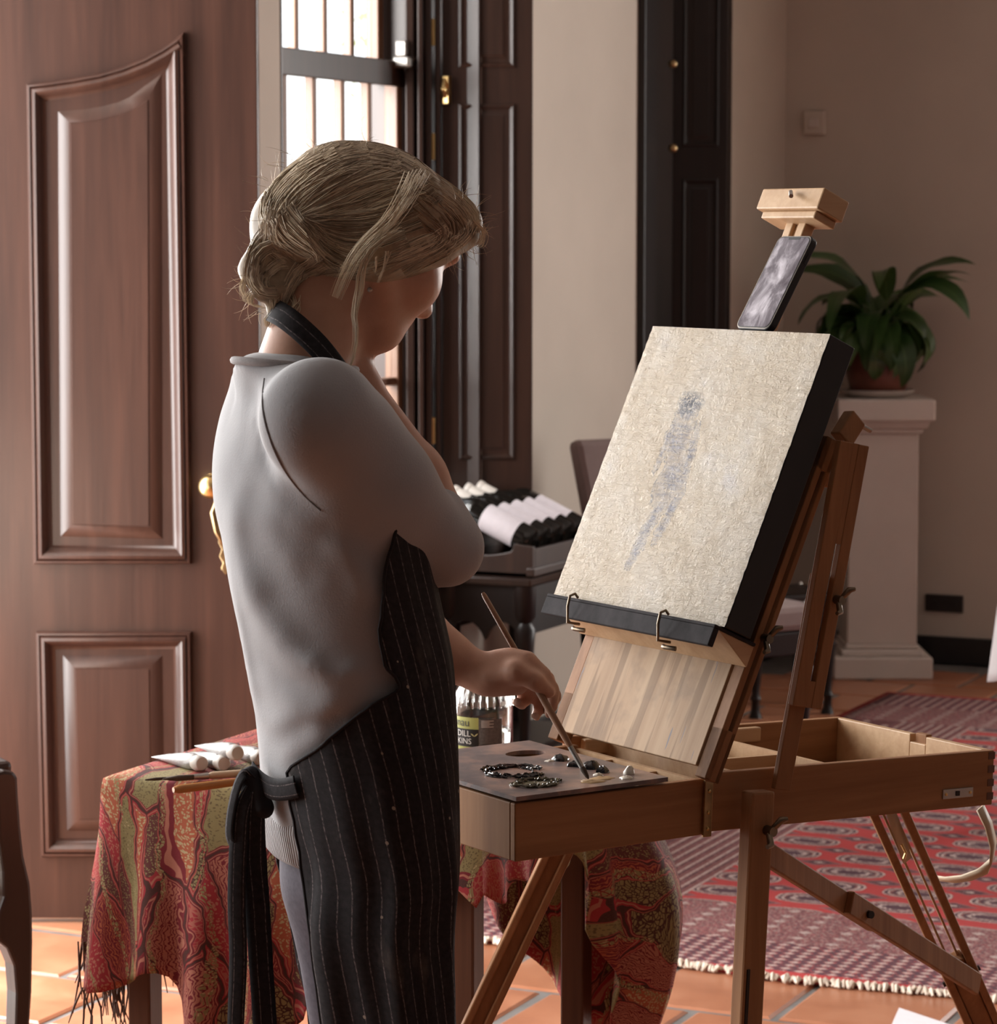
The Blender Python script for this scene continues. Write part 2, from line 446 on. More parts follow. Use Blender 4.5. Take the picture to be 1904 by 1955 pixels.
# --- shutter leaf folded back from window_1
def shutter(parent, o, yaw, width, za, zb, panels, mat, thick=.03):
    """A panelled leaf hinged at o (room frame) and running along its local x."""
    e = root('shutter', None, None, o, yaw, room=True); e.parent = parent
    MB().box((0, 0, za), (width, thick, zb)).build('leaf', mat, e, bevel=.002)
    for (a, b, c, d) in panels:
        pl = [(a, c), (b, c), (b, d), (a, d)]
        ring_profile(pl, [(0, 0), (0, .004), (.006, .007), (.012, .003), (.016, -.001), (.028, .001), (.034, .005), (.04, .005)], True).build('panel', mat, e, smooth=30)
    return e
hp = cw(aty(845, 450, 7.85))
sh = shutter(w1, (hp.x, hp.y, 0), R25, .249, .70, 2.75, [(.045, .20, .88, 1.86), (.045, .20, 1.96, 2.70)], M['dark_wood'])
for py in (62, 280, 822):
    p = aty(826, py, 7.83); q = cw(p)
    MB().tube([(q.x, q.y, q.z - .036), (q.x, q.y, q.z + .036)], .011, 10).build('hinge', M['brass'], w1, smooth=50)
p = aty(853, 172, 7.84); q = cw(p)
MB().box((-.012, -.014, -.038), (.012, .006, .038)).tube([(0, -.014, -.02), (.004, -.03, 0), (0, -.014, .03)], .006, 8).build('shutter_catch', M['brass'], w1, bevel=.003).location = q
# stepped architrave strips between sash and shutter leaf
tr = MB()
for px, dep, wpx in ((783, 7.80, 16), (803, 7.78, 10), (818, 7.80, 12), (836, 7.82, 10)):
    a = aty(px - wpx / 2, 450, dep); b = aty(px + wpx / 2, 450, dep)
    qa, qb = cw(a), cw(b)
    tr.add([(qa.x, qa.y, .62), (qb.x, qb.y, .62), (qb.x - .012, qb.y + .028, .62), (qa.x - .012, qa.y + .028, .62),
            (qa.x, qa.y, 2.76), (qb.x, qb.y, 2.76), (qb.x - .012, qb.y + .028, 2.76), (qa.x - .012, qa.y + .028, 2.76)],
           [(0, 3, 2, 1), (4, 5, 6, 7), (0, 1, 5, 4), (1, 2, 6, 5), (2, 3, 7, 6), (3, 0, 4, 7)])
props(tr.build('trim_1', M['dark_wood'], None, bevel=.003), 'dark stepped casing strips beside the sash window', kind='structure')

# --- window_2: closed black shutters and one leaf standing out
w2 = root('window_2', 'narrow dark shuttered window further along the cream wall', None, (0, 0, 0), 0, kind='structure', room=True)
fr = MB()
y0, y1, z0, z1 = W2
fr.box((-3.62, y0 - .07, z0 - .06), (WX + .025, y0 + .03, z1 + .06)).box((-3.62, y1 - .03, z0 - .06), (WX + .02, y1 + .04, z1 + .06))
fr.box((-3.62, y0, z1 - .03), (WX + .02, y1, z1 + .06)).box((-3.62, y0, z0 - .06), (WX + .03, y1, z0 + .03))
fr.build('frame', M['black_wood'], w2, bevel=.004)
MB().box((-3.42, y0 + .03, z0 + .03), (-3.385, (y0 + y1) / 2, z1 - .03)).build('closed_shutter', M['black_wood'], w2, bevel=.003)
MB().box((-3.42, (y0 + y1) / 2 + .003, z0 + .03), (-3.385, y1 - .03, z1 - .03)).build('closed_shutter', M['black_wood'], w2, bevel=.003)
hp = cw(aty(1284, 450, 9.02))
shutter(w2, (hp.x, hp.y, 0), R25 - .03, .172, .50, 2.78, [(.03, .145, .60, 1.68), (.03, .145, 1.78, 2.70)], M['black_wood'])
for py in (122, 283):
    q = cw(aty(1285, py, 8.99))
    MB().lathe([(.0, -.014), (.012, -.010), (.016, 0), (.012, .010), (0, .014)], 12, Matrix.Translation(q), False).build('knob', M['old_brass'], w2, smooth=60)

# --- small fittings on the back wall
def on_back(px, py):
    r = ray(px, py); d = cw(r); k = (BY) / d.y
    return Vector((d.x * k, BY, CAMH + d.z * k))
a = on_back(1538, 213); b = on_back(1578, 257)
sb = root('switch_plate', 'small square wall switch plate high on the dim back wall', 'switch', ((a.x + b.x) / 2, BY, b.z), 0, room=True)
w, hh = abs(b.x - a.x) / 2, a.z - b.z
MB().box((-w, -.022, 0), (w, 0, hh)).build('plate', M['wall'], sb, bevel=.006)
MB().box((-w * .45, -.028, hh * .3), (w * .45, -.02, hh * .7)).build('button', M['white_paint'], sb, bevel=.003)
a = on_back(1768, 1133); b = on_back(1840, 1170)
sb = root('power_outlet', 'black rectangular socket plate low on the wall beside the pedestal', 'socket', ((a.x + b.x) / 2, BY, b.z), 0, room=True)
w, hh = abs(b.x - a.x) / 2, a.z - b.z
blk = m_plain('black_plastic', (.018, .014, .013), .4, var=.2)
MB().box((-w, -.012, 0), (w, 0, hh)).build('plate', blk, sb, bevel=.004)
for s in (-1, 1): MB().lathe([(0, 0), (.012, 0), (.012, .004), (0, .004)], 12, Matrix.Translation((s * w * .5, -.012, hh / 2)) @ Matrix.Rotation(math.pi / 2, 4, 'X'), False).build('socket_hole', M['skirting'], sb)

# --- the rug
def m_rug():
    t = NT('red_knotted_rug'); v = t.coord(); x, y, z = t.sep(v)
    X0, X1, Y0, Y1 = RUG
    W, L = X1 - X0, Y1 - Y0                       # local origin at the near left corner
    red = (.43, .055, .055); cream = (.52, .40, .36); dk = (.075, .045, .06); mauve = (.185, .075, .072)
    def cell(co, size, shift=None):
        a = t.math('DIVIDE', co, size)
        if shift is not None: a = t.math('ADD', a, shift)
        return t.math('SUBTRACT', t.math('FRACT', a), .5), t.math('FLOOR', a)
    # field: staggered rows of octagonal guls
    fy, iy = cell(y, .145)
    fx, ix = cell(x, .205)
    d1 = t.math('ADD', t.math('POWER', t.math('ABSOLUTE', t.math('DIVIDE', fx, .40)), 2.6), t.math('POWER', t.math('ABSOLUTE', t.math('DIVIDE', fy, .33)), 2.6))
    fx2, _ = cell(x, .205, .5); fy2, _ = cell(y, .145, .5)
    d2 = t.math('ADD', t.math('ABSOLUTE', t.math('DIVIDE', fx2, .30)), t.math('ABSOLUTE', t.math('DIVIDE', fy2, .22)))
    n1 = t.noise(t.coord(scale=(1, 1, 1)), 110, 3, .7)
    inner = t.ramp(t.math('ADD', d1, t.math('MULTIPLY', t.math('SUBTRACT', n1, .5), .5)),
                   [(0, dk), (.12, cream), (.22, dk), (.38, mauve), (.5, cream), (.62, dk), (.8, cream), (.95, dk), (1.0, red)], 'CONSTANT')
    isg = t.math('LESS_THAN', d1, 1.0)
    fld = t.mix(isg, red, inner)
    small = t.ramp(t.math('ADD', d2, t.math('MULTIPLY', t.math('SUBTRACT', n1, .5), .7)), [(0, cream), (.25, dk), (.6, mauve), (.8, (.20, .12, .13)), (1.0, red)], 'CONSTANT')
    fld = t.mix(t.math('LESS_THAN', d2, 1.0), fld, small)
    # distance to the rug edge
    ex = t.math('MINIMUM', x, t.math('SUBTRACT', W, x)); ey = t.math('MINIMUM', y, t.math('SUBTRACT', L, y))
    # side borders: running stripes
    st = t.n('ShaderNodeTexWave'); st.wave_type = 'BANDS'; st.bands_direction = 'X'
    t.l(t.comb(t.math('MULTIPLY', ex, 1.0), 0.0, 0.0), st.inputs['Vector']); st.inputs['Scale'].default_value = 8.5; st.inputs['Detail'].default_value = 0
    dash, _ = cell(y, .035)
    sl1, si1 = cell(ex, .030)
    stc = t.mix(t.math('LESS_THAN', t.math('ABSOLUTE', sl1), .13), mauve, cream)
    stc = t.mix(t.math('LESS_THAN', t.math('ABSOLUTE', t.math('SUBTRACT', sl1, .30)), .10), stc, dk)
    stc = t.mix(t.math('GREATER_THAN', n1, .56), stc, (.26, .13, .13))
    spx, spi = cell(ex, .075); spy, _ = cell(y, .11, t.math('MULTIPLY', spi, .5))
    spd = t.math('ADD', t.math('ABSOLUTE', spx), t.math('MULTIPLY', t.math('ABSOLUTE', spy), 1.3))
    outb = t.mix(t.math('LESS_THAN', spd, .2), t.mix(t.math('GREATER_THAN', n1, .5), (.10, .045, .055), mauve), cream)
    stc = t.mix(t.math('LESS_THAN', ex, .2), stc, outb)
    # end borders: lattice of small diamonds then dotted mauve band
    ax, ai = cell(x, .034); ay, aj = cell(y, .026, t.math('MULTIPLY', ai, .5))
    dm = t.math('ADD', t.math('ABSOLUTE', ax), t.math('ABSOLUTE', ay))
    lat = t.ramp(dm, [(0, cream), (.34, cream), (.40, (.26, .09, .09)), (.62, dk)], 'LINEAR')
    bx_, bi = cell(x, .085); by_, bj = cell(y, .05, t.math('MULTIPLY', bi, .5))
    dd = t.math('ADD', t.math('MULTIPLY', t.math('ABSOLUTE', bx_), 1.5), t.math('ABSOLUTE', by_))
    dot = t.mix(t.math('LESS_THAN', dd, .28), t.mix(t.math('GREATER_THAN', n1, .52), mauve, (.30, .10, .10)), cream)
    fk = t.noise(v, 150, 4, .7)
    dot = t.mix(t.math('GREATER_THAN', fk, .56), dot, (.34, .27, .26)); dot = t.mix(t.math('LESS_THAN', fk, .43), dot, dk)
    lat = t.mix(t.math('LESS_THAN', fk, .42), lat, dk); lat = t.mix(t.math('GREATER_THAN', fk, .60), lat, red)
    endb = t.mix(t.math('GREATER_THAN', ey, .25), lat, dot)
    endb = t.mix(t.math('LESS_THAN', ey, .03), endb, red)
    c = t.mix(t.math('LESS_THAN', ex, .44), fld, stc)
    c = t.mix(t.math('LESS_THAN', ey, .54), c, endb)
    c = t.mix(t.math('LESS_THAN', ex, .02), c, red)
    c = t.mix(.12, c, t.mix(n1, (.08, .02, .02), (.45, .18, .15)))
    t.bump(t.noise(v, 700, 3), .0015, .8)
    return t.out(c, .92, 0, .1)
rug = root('persian_rug', 'large red patterned rug with rows of octagons and a pale fringe', 'rug', (RUG[0], RUG[2], 0), 0, room=True)
nx, ny = 30, 44; rows = []
for j in range(ny + 1):
    r_ = []
    for i in range(nx + 1):
        x = (RUG[1] - RUG[0]) * i / nx; y = (RUG[3] - RUG[2]) * j / ny
        wob = .012 * math.sin(x * 5.2) + .008 * math.sin(x * 11 + 1)
        r_.append((x, y + (wob if j == 0 else wob * max(0, 1 - j / 4)), .008 + .0012 * math.sin(7 * x + 3 * y)))
    rows.append(r_)
MB().grid(rows).build('pile', m_rug(), rug, smooth=60, solid=.007, offset=-1)
fg = MB(); rng = random.Random(8)
m_fr = m_plain('wool_fringe', (.66, .56, .46), .9, spec=.1, var=.2, scale=80)
for k in range(420):
    x = (RUG[1] - RUG[0]) * (k + rng.random()) / 420
    wob = .012 * math.sin(x * 5.2) + .008 * math.sin(x * 11 + 1)
    l_ = rng.uniform(.014, .024); dx = rng.uniform(-.016, .016)
    fg.tube([(x, wob + .002, .008), (x + dx * .4, wob - l_ * .5, .011 + rng.random() * .006), (x + dx, wob - l_, .005)], [.0042, .005, .003], 5)
props(fg.build('fringe', m_fr, rug, smooth=60), kind='stuff')
# ------------------------------------------------------------------ things at the back of the room
# --- pedestal, saucer, potted plant
PX, PY = -2.90, 9.31
ped = root('pedestal', 'white square pedestal column carrying the potted plant', 'pedestal', (PX, PY, 0), R25, room=True)
def sq(mb, w, z0, z1, w1=None):
    w1 = w if w1 is None else w1
    return mb.add([(-w, -w, z0), (w, -w, z0), (w, w, z0), (-w, w, z0), (-w1, -w1, z1), (w1, -w1, z1), (w1, w1, z1), (-w1, w1, z1)],
                  [(0, 3, 2, 1), (4, 5, 6, 7), (0, 1, 5, 4), (1, 2, 6, 5), (2, 3, 7, 6), (3, 0, 4, 7)])
sq(MB(), .168, 0, .075).build('base', M['white_paint'], ped, bevel=.006)
sq(sq(MB(), .140, .075, .098), .125, .098, .115).build('base_moulding', M['white_paint'], ped, bevel=.006)
sq(MB(), .119, .115, .835, .116).build('shaft', M['white_paint'], ped, bevel=.004)
sq(sq(MB(), .128, .835, .853), .14, .853, .878, .15).build('neck_moulding', M['white_paint'], ped, bevel=.004)
sq(MB(), .165, .878, .952).build('cap', M['white_paint'], ped, bevel=.006)
sau = root('saucer', 'white saucer under the terracotta plant pot', 'saucer', (PX - .01, PY, .952), 0, room=True)
MB().lathe([(0, 0), (.095, 0), (.12, .012), (.128, .024), (.122, .026), (.11, .014), (0, .010)], 32, None, False).build('dish', M['white_paint'], sau, smooth=40)
pl = root('potted_plant', 'leafy dark green house plant in a reddish brown pot', 'plant', (PX - .01, PY, .962), 0, room=True)
m_pot = m_plain('reddish_glazed_pot', (.16, .055, .035), .35, var=.3, scale=14)
MB().lathe([(.0, 0), (.088, 0), (.094, .01), (.112, .08), (.122, .14), (.126, .165), (.132, .168), (.132, .186), (.122, .188), (.116, .165), (0, .16)], 32, None, False).build('pot', m_pot, pl, smooth=40)
MB().lathe([(0, .172), (.116, .165)], 24, None, False).build('soil', m_plain('soil', (.03, .02, .014), .9), pl)
def m_leaf():
    t = NT('spathe_leaf'); u, v, _ = t.sep(t.coord('UV')); oi = t.n('ShaderNodeObjectInfo')
    rib = t.math('LESS_THAN', t.math('ABSOLUTE', t.math('SUBTRACT', u, .5)), .03)
    c = t.mix(oi.outputs['Random'], (.014, .045, .012), (.060, .125, .032))
    c = t.mix(t.math('MULTIPLY', t.noise(t.coord('UV'), 8, 3), .4), c, (.09, .16, .04))
    c = t.mix(t.math('MULTIPLY', rib, .5), c, (.12, .20, .07))
    return t.out(c, .35, 0, .5)
M['leaf'] = m_leaf()
rng = random.Random(21)
def leaf(parent, az, up, ln, wd, droop, roll, base):
    """An arching stalk with a lance shaped blade, folded a little along its rib."""
    n = 11; ctr = []; p = Vector(base); el = up
    for i in range(n + 5):
        ctr.append((p.copy(), el)); step = ln / (n + 1)
        d = Vector((math.cos(az) * math.cos(el), math.sin(az) * math.cos(el), math.sin(el)))
        p = p + d * step; el -= droop * (0.35 if i < 4 else 1.0) / n
    side = Vector((-math.sin(az), math.cos(az), 0))
    mb = MB(); mb.tube([c[0] for c in ctr[:6]], [.004, .004, .0035, .003, .003, .002], 5)
    nv = len(mb.v); rows = []; uv = [(.5, 0)] * nv; blade = ctr[4:]
    for i, (c, e) in enumerate(blade):
        s = i / (len(blade) - 1); w = wd * (math.sin(math.pi * s ** .75) ** .8) * (1 - .25 * s) + .0005
        nrm = Vector((-math.cos(az) * math.sin(e), -math.sin(az) * math.sin(e), math.cos(e)))
        sd = (side * math.cos(roll) + nrm * math.sin(roll)).normalized(); nn = (nrm * math.cos(roll) - side * math.sin(roll))
        wv = .10 * w * math.sin(s * 15)
        rows.append([c - sd * w + nn * (w * .16 + wv), c - sd * w * .5 + nn * w * .08, c, c + sd * w * .5 + nn * w * .08, c + sd * w + nn * (w * .16 - wv)])
        uv += [(k / 4, s) for k in range(5)]
    mb.grid(rows); mb.uv = uv
    mb.build('leaf', M['leaf'], parent, smooth=60)
for k in range(74):
    az = k * 2.399 + rng.uniform(-.25, .25)
    up = rng.uniform(1.0, 1.4) if k < 14 else (rng.uniform(.6, 1.05) if k < 34 else rng.uniform(.2, .75))
    ln = rng.uniform(.32, .42) if k < 14 else rng.uniform(.20, .285)
    ln *= 1 - .42 * max(0, math.sin(az))
    leaf(pl, az, up, ln, rng.uniform(.040, .054), rng.uniform(1.2, 2.4) if k < 14 else rng.uniform(2.3, 3.3), rng.uniform(-.8, .8),
         (rng.uniform(-.03, .03), rng.uniform(-.03, .03), .19))

# --- grey upholstered chair behind the easel
m_up = m_plain('grey_taupe_upholstery', (.27, .205, .195), .8, spec=.2, var=.06, scale=40)
ch = root('dining_chair', 'grey upholstered dining chair with black turned legs behind the easel', 'chair', (.580, 7.93, 0), math.radians(-60))
def cushion(lo, hi, r=.025):
    return MB().box(lo, hi), r
b_, r_ = MB(), .02
bk = MB().add([(-.225, -.215, .42), (-.225, .215, .42), (-.165, .215, .42), (-.165, -.215, .42), (-.30, -.275, .915), (-.30, .275, .915), (-.245, .275, .925), (-.245, -.275, .925)],
              [(0, 1, 2, 3), (4, 7, 6, 5), (0, 4, 5, 1), (1, 5, 6, 2), (2, 6, 7, 3), (3, 7, 4, 0)])
bk.build('backrest', m_up, ch, bevel=.02)
MB().box((-.225, -.24, .40), (.225, .24, .475)).build('seat', m_up, ch, bevel=.02)
MB().box((-.22, -.235, .335), (.22, .235, .40)).build('seat_rail', M['black_wood'], ch, bevel=.004)
def turned(h_, r=.024):
    return [(r * .9, 0), (r * .6, .02), (r * .5, .05), (r * .75, .06), (r * .5, .075), (r * .62, h_ * .4), (r * .95, h_ * .72), (r * 1.1, h_ * .8), (r * .7, h_ * .83), (r * 1.1, h_ * .86), (r * 1.15, h_)]
for sx in (-1, 1):
    for sy in (-1, 1):
        MB().lathe(turned(.37), 14, Matrix.Translation((sx * .195, sy * .21, 0))).build('leg', M['black_wood'], ch, smooth=50)
for sy in (-1, 1):
    MB().lathe([(.0, 0), (.011, .002), (.009, .008), (0, .010)], 10, Matrix.Translation((.2, sy * .215, .475)), False).build('stud', M['steel'], ch, smooth=60)

# --- black stool between easel and pedestal
so_ = root('stool', 'black stool with turned legs between the easel strut and the pedestal', 'stool', (.885, 8.88, 0), math.radians(20))
MB().box((-.15, -.13, .345), (.15, .13, .385)).build('seat', M['black_wood'], so_, bevel=.01)
MB().box((-.13, -.11, .27), (.13, .11, .345)).build('seat_rail', M['black_wood'], so_, bevel=.004)
for sx in (-1, 1):
    for sy in (-1, 1):
        MB().lathe(turned(.28), 14, Matrix.Translation((sx * .125, sy * .105, 0))).build('leg', M['black_wood'], so_, smooth=50)
        MB().lathe([(.0, 0), (.010, .002), (.008, .008), (0, .010)], 10, Matrix.Translation((sx * .128, sy * .108, .385)), False).build('stud', M['steel'], so_, smooth=60)

# --- console table under the window, bottle tray, wine bottles
TX0, TX1, TY0, TY1, TZ = -3.325, -3.045, 6.73, 7.22, .60
ct = root('console_table', 'dark wooden console table with shaped apron below the sash window', 'table', ((TX0 + TX1) / 2, (TY0 + TY1) / 2, 0), 0, room=True)
hx, hy = (TX1 - TX0) / 2, (TY1 - TY0) / 2
m_pol = m_plain('polished_dark_top', (.030, .016, .012), .16, var=.2)
MB().box((-hx, -hy, TZ - .022), (hx, hy, TZ)).build('tabletop', m_pol, ct, bevel=.005)
def apron(x0, x1, z0, z1, n=24):
    pts = [(x0, z1), (x1, z1), (x1, z0)]
    for k in range(1, n):
        s = 1 - k / n; pts.append((x0 + (x1 - x0) * s, z0 + .05 * abs(math.sin(s * math.pi * 2)) ** .7))
    return pts + [(x0, z0)]
MB().prism(apron(-hx + .03, hx - .03, TZ - .17, TZ - .022), -hy + .012, -hy + .03).build('front_apron', M['black_wood'], ct)
MB().prism(apron(-hx + .03, hx - .03, TZ - .17, TZ - .022), hy - .03, hy - .012).build('rear_apron', M['black_wood'], ct)
for sx in (-1, 1):
    MB().box((sx * (hx - .02) - .009, -hy + .03, TZ - .15), (sx * (hx - .02) + .009, hy - .03, TZ - .022)).build('side_apron', M['black_wood'], ct)
    for sy in (-1, 1):
        MB().lathe(turned(TZ - .022, .026), 14, Matrix.Translation((sx * (hx - .03), sy * (hy - .03), 0))).build('leg', M['black_wood'], ct, smooth=50)
MB().box((-hx + .02, -hy + .03, .12), (hx - .02, hy - .03, .14)).build('lower_shelf', M['black_wood'], ct, bevel=.003)
ty = root('bottle_tray', 'stained wooden display tray tilting a row of wine bottles on the console', 'tray', (TX1 - .155, 6.765, TZ), 0, room=True)
MB().box((-.13, 0, 0), (.145, .44, .012)).build('bottom', M['dark_wood'], ty, bevel=.002)
def scoop():
    pts = [(-.13, 0), (.145, 0), (.145, .082), (.09, .088), (.085, .072)]
    for k in range(9): s = k / 8; pts.append((.08 - .16 * s, .066 - .012 * math.sin(math.pi * s)))
    return pts + [(-.085, .09), (-.13, .12)]
for y in (0, .422): MB().prism(scoop(), y, y + .016).build('end_board', M['dark_wood'], ty, bevel=.002)
MB().box((.13, .016, .0), (.145, .422, .075)).build('side_board', M['dark_wood'], ty, bevel=.002)
MB().box((.128, -.006, 0.002), (.152, .446, .026)).build('plinth_strip', M['dark_wood'], ty, bevel=.004)
MB().box((-.13, .016, .0), (-.116, .422, .12)).build('side_board', M['dark_wood'], ty, bevel=.002)
m_bot = NT('dark_bottle_glass').out((.008, .007, .006), .06, 0, .6)
m_lab = m_plain('white_wine_label', (.76, .70, .74), .6, var=.05, scale=60)
m_cap = m_plain('pale_foil_capsule', (.72, .66, .60), .35, var=.1)
bprof = [(0, .004), (.02, .002), (.034, 0), (.037, .006), (.0375, .02), (.0375, .185), (.035, .2), (.026, .218), (.017, .232), (.0145, .245), (.0142, .285), (.016, .287), (.016, .297), (0, .298)]
me_b = MB().lathe(bprof, 24, None, False).build('glass', m_bot, None, smooth=50)
me_l = MB().lathe([(.0380, .045), (.0380, .150)], 24, None, False).build('label', m_lab, None, smooth=50)
me_c = MB().lathe([(.0150, .236), (.0150, .286), (.0168, .287), (.0168, .299), (.012, .3005), (0, .3005)], 20, None, False).build('capsule', m_cap, None, smooth=50)
words = ['nearest the woman', 'second from the near end', 'third from the near end', 'fourth from the near end', 'fifth and last, beside the canvas edge', 'sixth, beside the canvas edge', 'last, hidden by the canvas']
for k in range(5):
    b = root('wine_bottle', 'dark white-labelled wine bottle in the tray, ' + words[k], 'bottle', (TX1 - .155 + .118, 6.765 + .058 + .081 * k, TZ + .088), 0, 'wine bottles lying in the tray', room=True)
    b.rotation_euler = (0, math.radians(-66), 0)
    for s_ in (me_b, me_l, me_c):
        if k == 0: s_.parent = b
        else:
            c = s_.copy(); COL.objects.link(c); c.parent = b
# --- cloth draped over a rectangular table top
def drape(w, d, ztop, drop, flare, nside=48, nd=14, rcorner=.03, lift=.004):
    """Rows of points: centre, top rings, then hanging rows. drop(s), flare(s, t): s along the rim 0..4 (side and fraction)."""
    loop = []
    for side in range(4):
        for k in range(nside):
            f = k / nside; s = side + f
            if side == 0: p = (-w + 2 * w * f, -d); nr = (0, -1)
            elif side == 1: p = (w, -d + 2 * d * f); nr = (1, 0)
            elif side == 2: p = (w - 2 * w * f, d); nr = (0, 1)
            else: p = (-w, d - 2 * d * f); nr = (-1, 0)
            # blend the outward normal near the corners
            cf = min(f, 1 - f); nx_, ny_ = nr
            if cf < .18:
                q = .5 * (1 - cf / .18)
                other = [(0, -1), (1, 0), (0, 1), (-1, 0)][(side + (1 if f > .5 else -1)) % 4]
                nx_ = nr[0] * (1 - q) + other[0] * q; ny_ = nr[1] * (1 - q) + other[1] * q
                l_ = math.hypot(nx_, ny_); nx_ /= l_; ny_ /= l_
            loop.append((s, p, (nx_, ny_)))
    rows = []; uvs = []
    for q in (0.0, .5, .9, .985):
        rows.append([(p[0] * q, p[1] * q, ztop + lift) for s, p, n_ in loop]); uvs.append([(p[0] * q, p[1] * q) for s, p, n_ in loop])
    rows.append([(p[0] + n_[0] * .006, p[1] + n_[1] * .006, ztop + lift - .004) for s, p, n_ in loop]); uvs.append([(p[0], p[1]) for s, p, n_ in loop])
    for j in range(1, nd + 1):
        t = j / nd; r = []; u = []
        for s, p, n_ in loop:
            D = drop(s); fl = flare(s, t * D / .3)
            r.append((p[0] + n_[0] * (.009 + fl), p[1] + n_[1] * (.009 + fl), ztop + lift - .006 - t * D))
            u.append((p[0] + n_[0] * t * D, p[1] + n_[1] * t * D))
        rows.append(r); uvs.append(u)
    return rows, uvs
# --- white-clothed table at the right edge of the view
wt = root('dining_table', 'table under a white cloth, only its hanging corner showing at the right edge', 'table', (1.755, 7.1, .0105), math.radians(45))
MB().box((-.32, -.32, .72), (.32, .32, .745)).build('tabletop', M['table_wood'], wt)
for sx in (-1, 1):
    for sy in (-1, 1): MB().box((sx * .28 - .02, sy * .28 - .02, 0), (sx * .28 + .02, sy * .28 + .02, .72)).build('leg', M['table_wood'], wt)
def f_drop(s): return .28 + .10 * math.exp(-((s % 1 if s % 1 < .5 else 1 - s % 1) / .12) ** 2)
def f_fl(s, t): return .015 * math.sin(s * 14) * t + .05 * t * math.exp(-((min(s % 1, 1 - s % 1)) / .1) ** 2)
rows, uvs = drape(.325, .325, .745, f_drop, f_fl)
wc = root('tablecloth', 'white linen cloth draped over the table at the right edge', 'tablecloth', (1.755, 7.1, .0105), math.radians(45))
MB().grid(rows, True, uvs).build('cloth', M['white_cloth'], wc, smooth=60, solid=.002)
# --- sheet of paper on the tiles
q = [atz(1717, 1923, .003), atz(1697, 1968, .003), atz(1800, 2000, .003), atz(1820, 1957, .003)]
pp = root('paper_sheet', 'white sheet of paper lying on the tiles near the rug fringe', 'paper', (q[0][0], q[0][1], .001), 0)
vs = [(p[0] - q[0][0], p[1] - q[0][1], 0) for p in q]
MB().add(vs + [(x, y, .0012) for x, y, z in vs], [(3, 2, 1, 0), (4, 5, 6, 7), (0, 1, 5, 4), (1, 2, 6, 5), (2, 3, 7, 6), (3, 0, 4, 7)]).build('sheet', M['paper'], pp)

# --- dark armchair at the left edge: only an arm post and leg show
ac = root('armchair', 'dark carved wooden armchair post at the bottom left edge', 'chair', (-.778 - .30 * math.cos(math.radians(35)), 4.42 - .30 * math.sin(math.radians(35)), 0), math.radians(35))
m_uph = m_plain('cream_seat_fabric', (.55, .47, .38), .8, var=.08)
def post(sx):
    # outline of arm post and curved leg, in the plane facing the view (x outwards from the seat centre, z)
    out = [(.285, .662), (.302, .658), (.308, .648), (.309, .62), (.312, .57), (.317, .52), (.327, .475), (.330, .43), (.330, .38), (.327, .30), (.318, .20), (.306, .10), (.304, .03), (.312, .0)]
    inn = [(.284, .0), (.280, .06), (.285, .15), (.297, .24), (.300, .30), (.297, .345), (.285, .375), (.268, .39), (.268, .43), (.28, .46), (.28, .50), (.272, .56), (.270, .62), (.270, .66)]
    return [(sx * x, z) for x, z in out + inn]
for sx in (-1, 1):
    MB().prism(post(sx), -.022, .022).build('arm_post', M['dark_wood'], ac, bevel=.006)
    MB().bar((sx * .29, 0, .655), (sx * .27, .44, .70), .04, .03).build('armrest', M['dark_wood'], ac, bevel=.008)
    MB().bar((sx * .25, .44, 0), (sx * .25, .50, 1.0), .04, .035, up=(0, 1, 0)).build('back_post', M['dark_wood'], ac, bevel=.006)
MB().box((-.285, .0, .39), (.285, .46, .425)).build('seat_rail', M['dark_wood'], ac, bevel=.006)
MB().box((-.265, .02, .425), (.265, .44, .475)).build('seat', m_uph, ac, bevel=.02)
MB().box((-.235, .452, .52), (.235, .495, .98)).build('backrest', m_uph, ac, bevel=.015)

# --- greenery outside
m_gr2 = m_plain('pale_garden_leaf', (.55, .58, .30), .6, var=.3, scale=2)
m_gr = m_plain('garden_leaf', (.22, .36, .08), .6, var=.4, scale=2)
def bush(name, label, px, py, dep, rx, rzz, n, seed, trunk=False):
    c = aty(px, py, dep); r_ = random.Random(seed)
    b = root(name, label, 'shrub' if not trunk else 'tree', (c[0], c[1], -.12))
    zc = c[2] + .12
    mb = MB()
    for k in range(n):
        v = Vector((r_.gauss(0, 1), r_.gauss(0, 1), r_.gauss(0, 1))).normalized() * (r_.random() ** .4)
        p = Vector((v.x * rx, v.y * rx, zc + v.z * rzz)); s = r_.uniform(.04, .08)
        s *= .5 if trunk else 1.0; a = Vector((r_.gauss(0, 1), r_.gauss(0, 1), r_.gauss(0, 1))).normalized(); d = a.orthogonal().normalized()
        mb.add([p - a * s, p + d * s * .4, p + a * s, p - d * s * .4], [(0, 1, 2, 3)])
    props(mb.build('foliage', m_gr2 if trunk else m_gr, b), kind='stuff')
    MB().tube([(0, 0, 0), (.05, 0, zc * .5), (0, .03, zc)], [.05, .04, .02], 8).build('trunk', M['dark_wood'], b)
bush('garden_shrub', 'green shrub outside glimpsed through the window under the chin', 690, 770, 14.0, .9, .75, 900, 3)
bush('garden_tree', 'pale green tree outside seen through the upper window panes', 716, 50, 16.0, .25, .5, 240, 5, True)
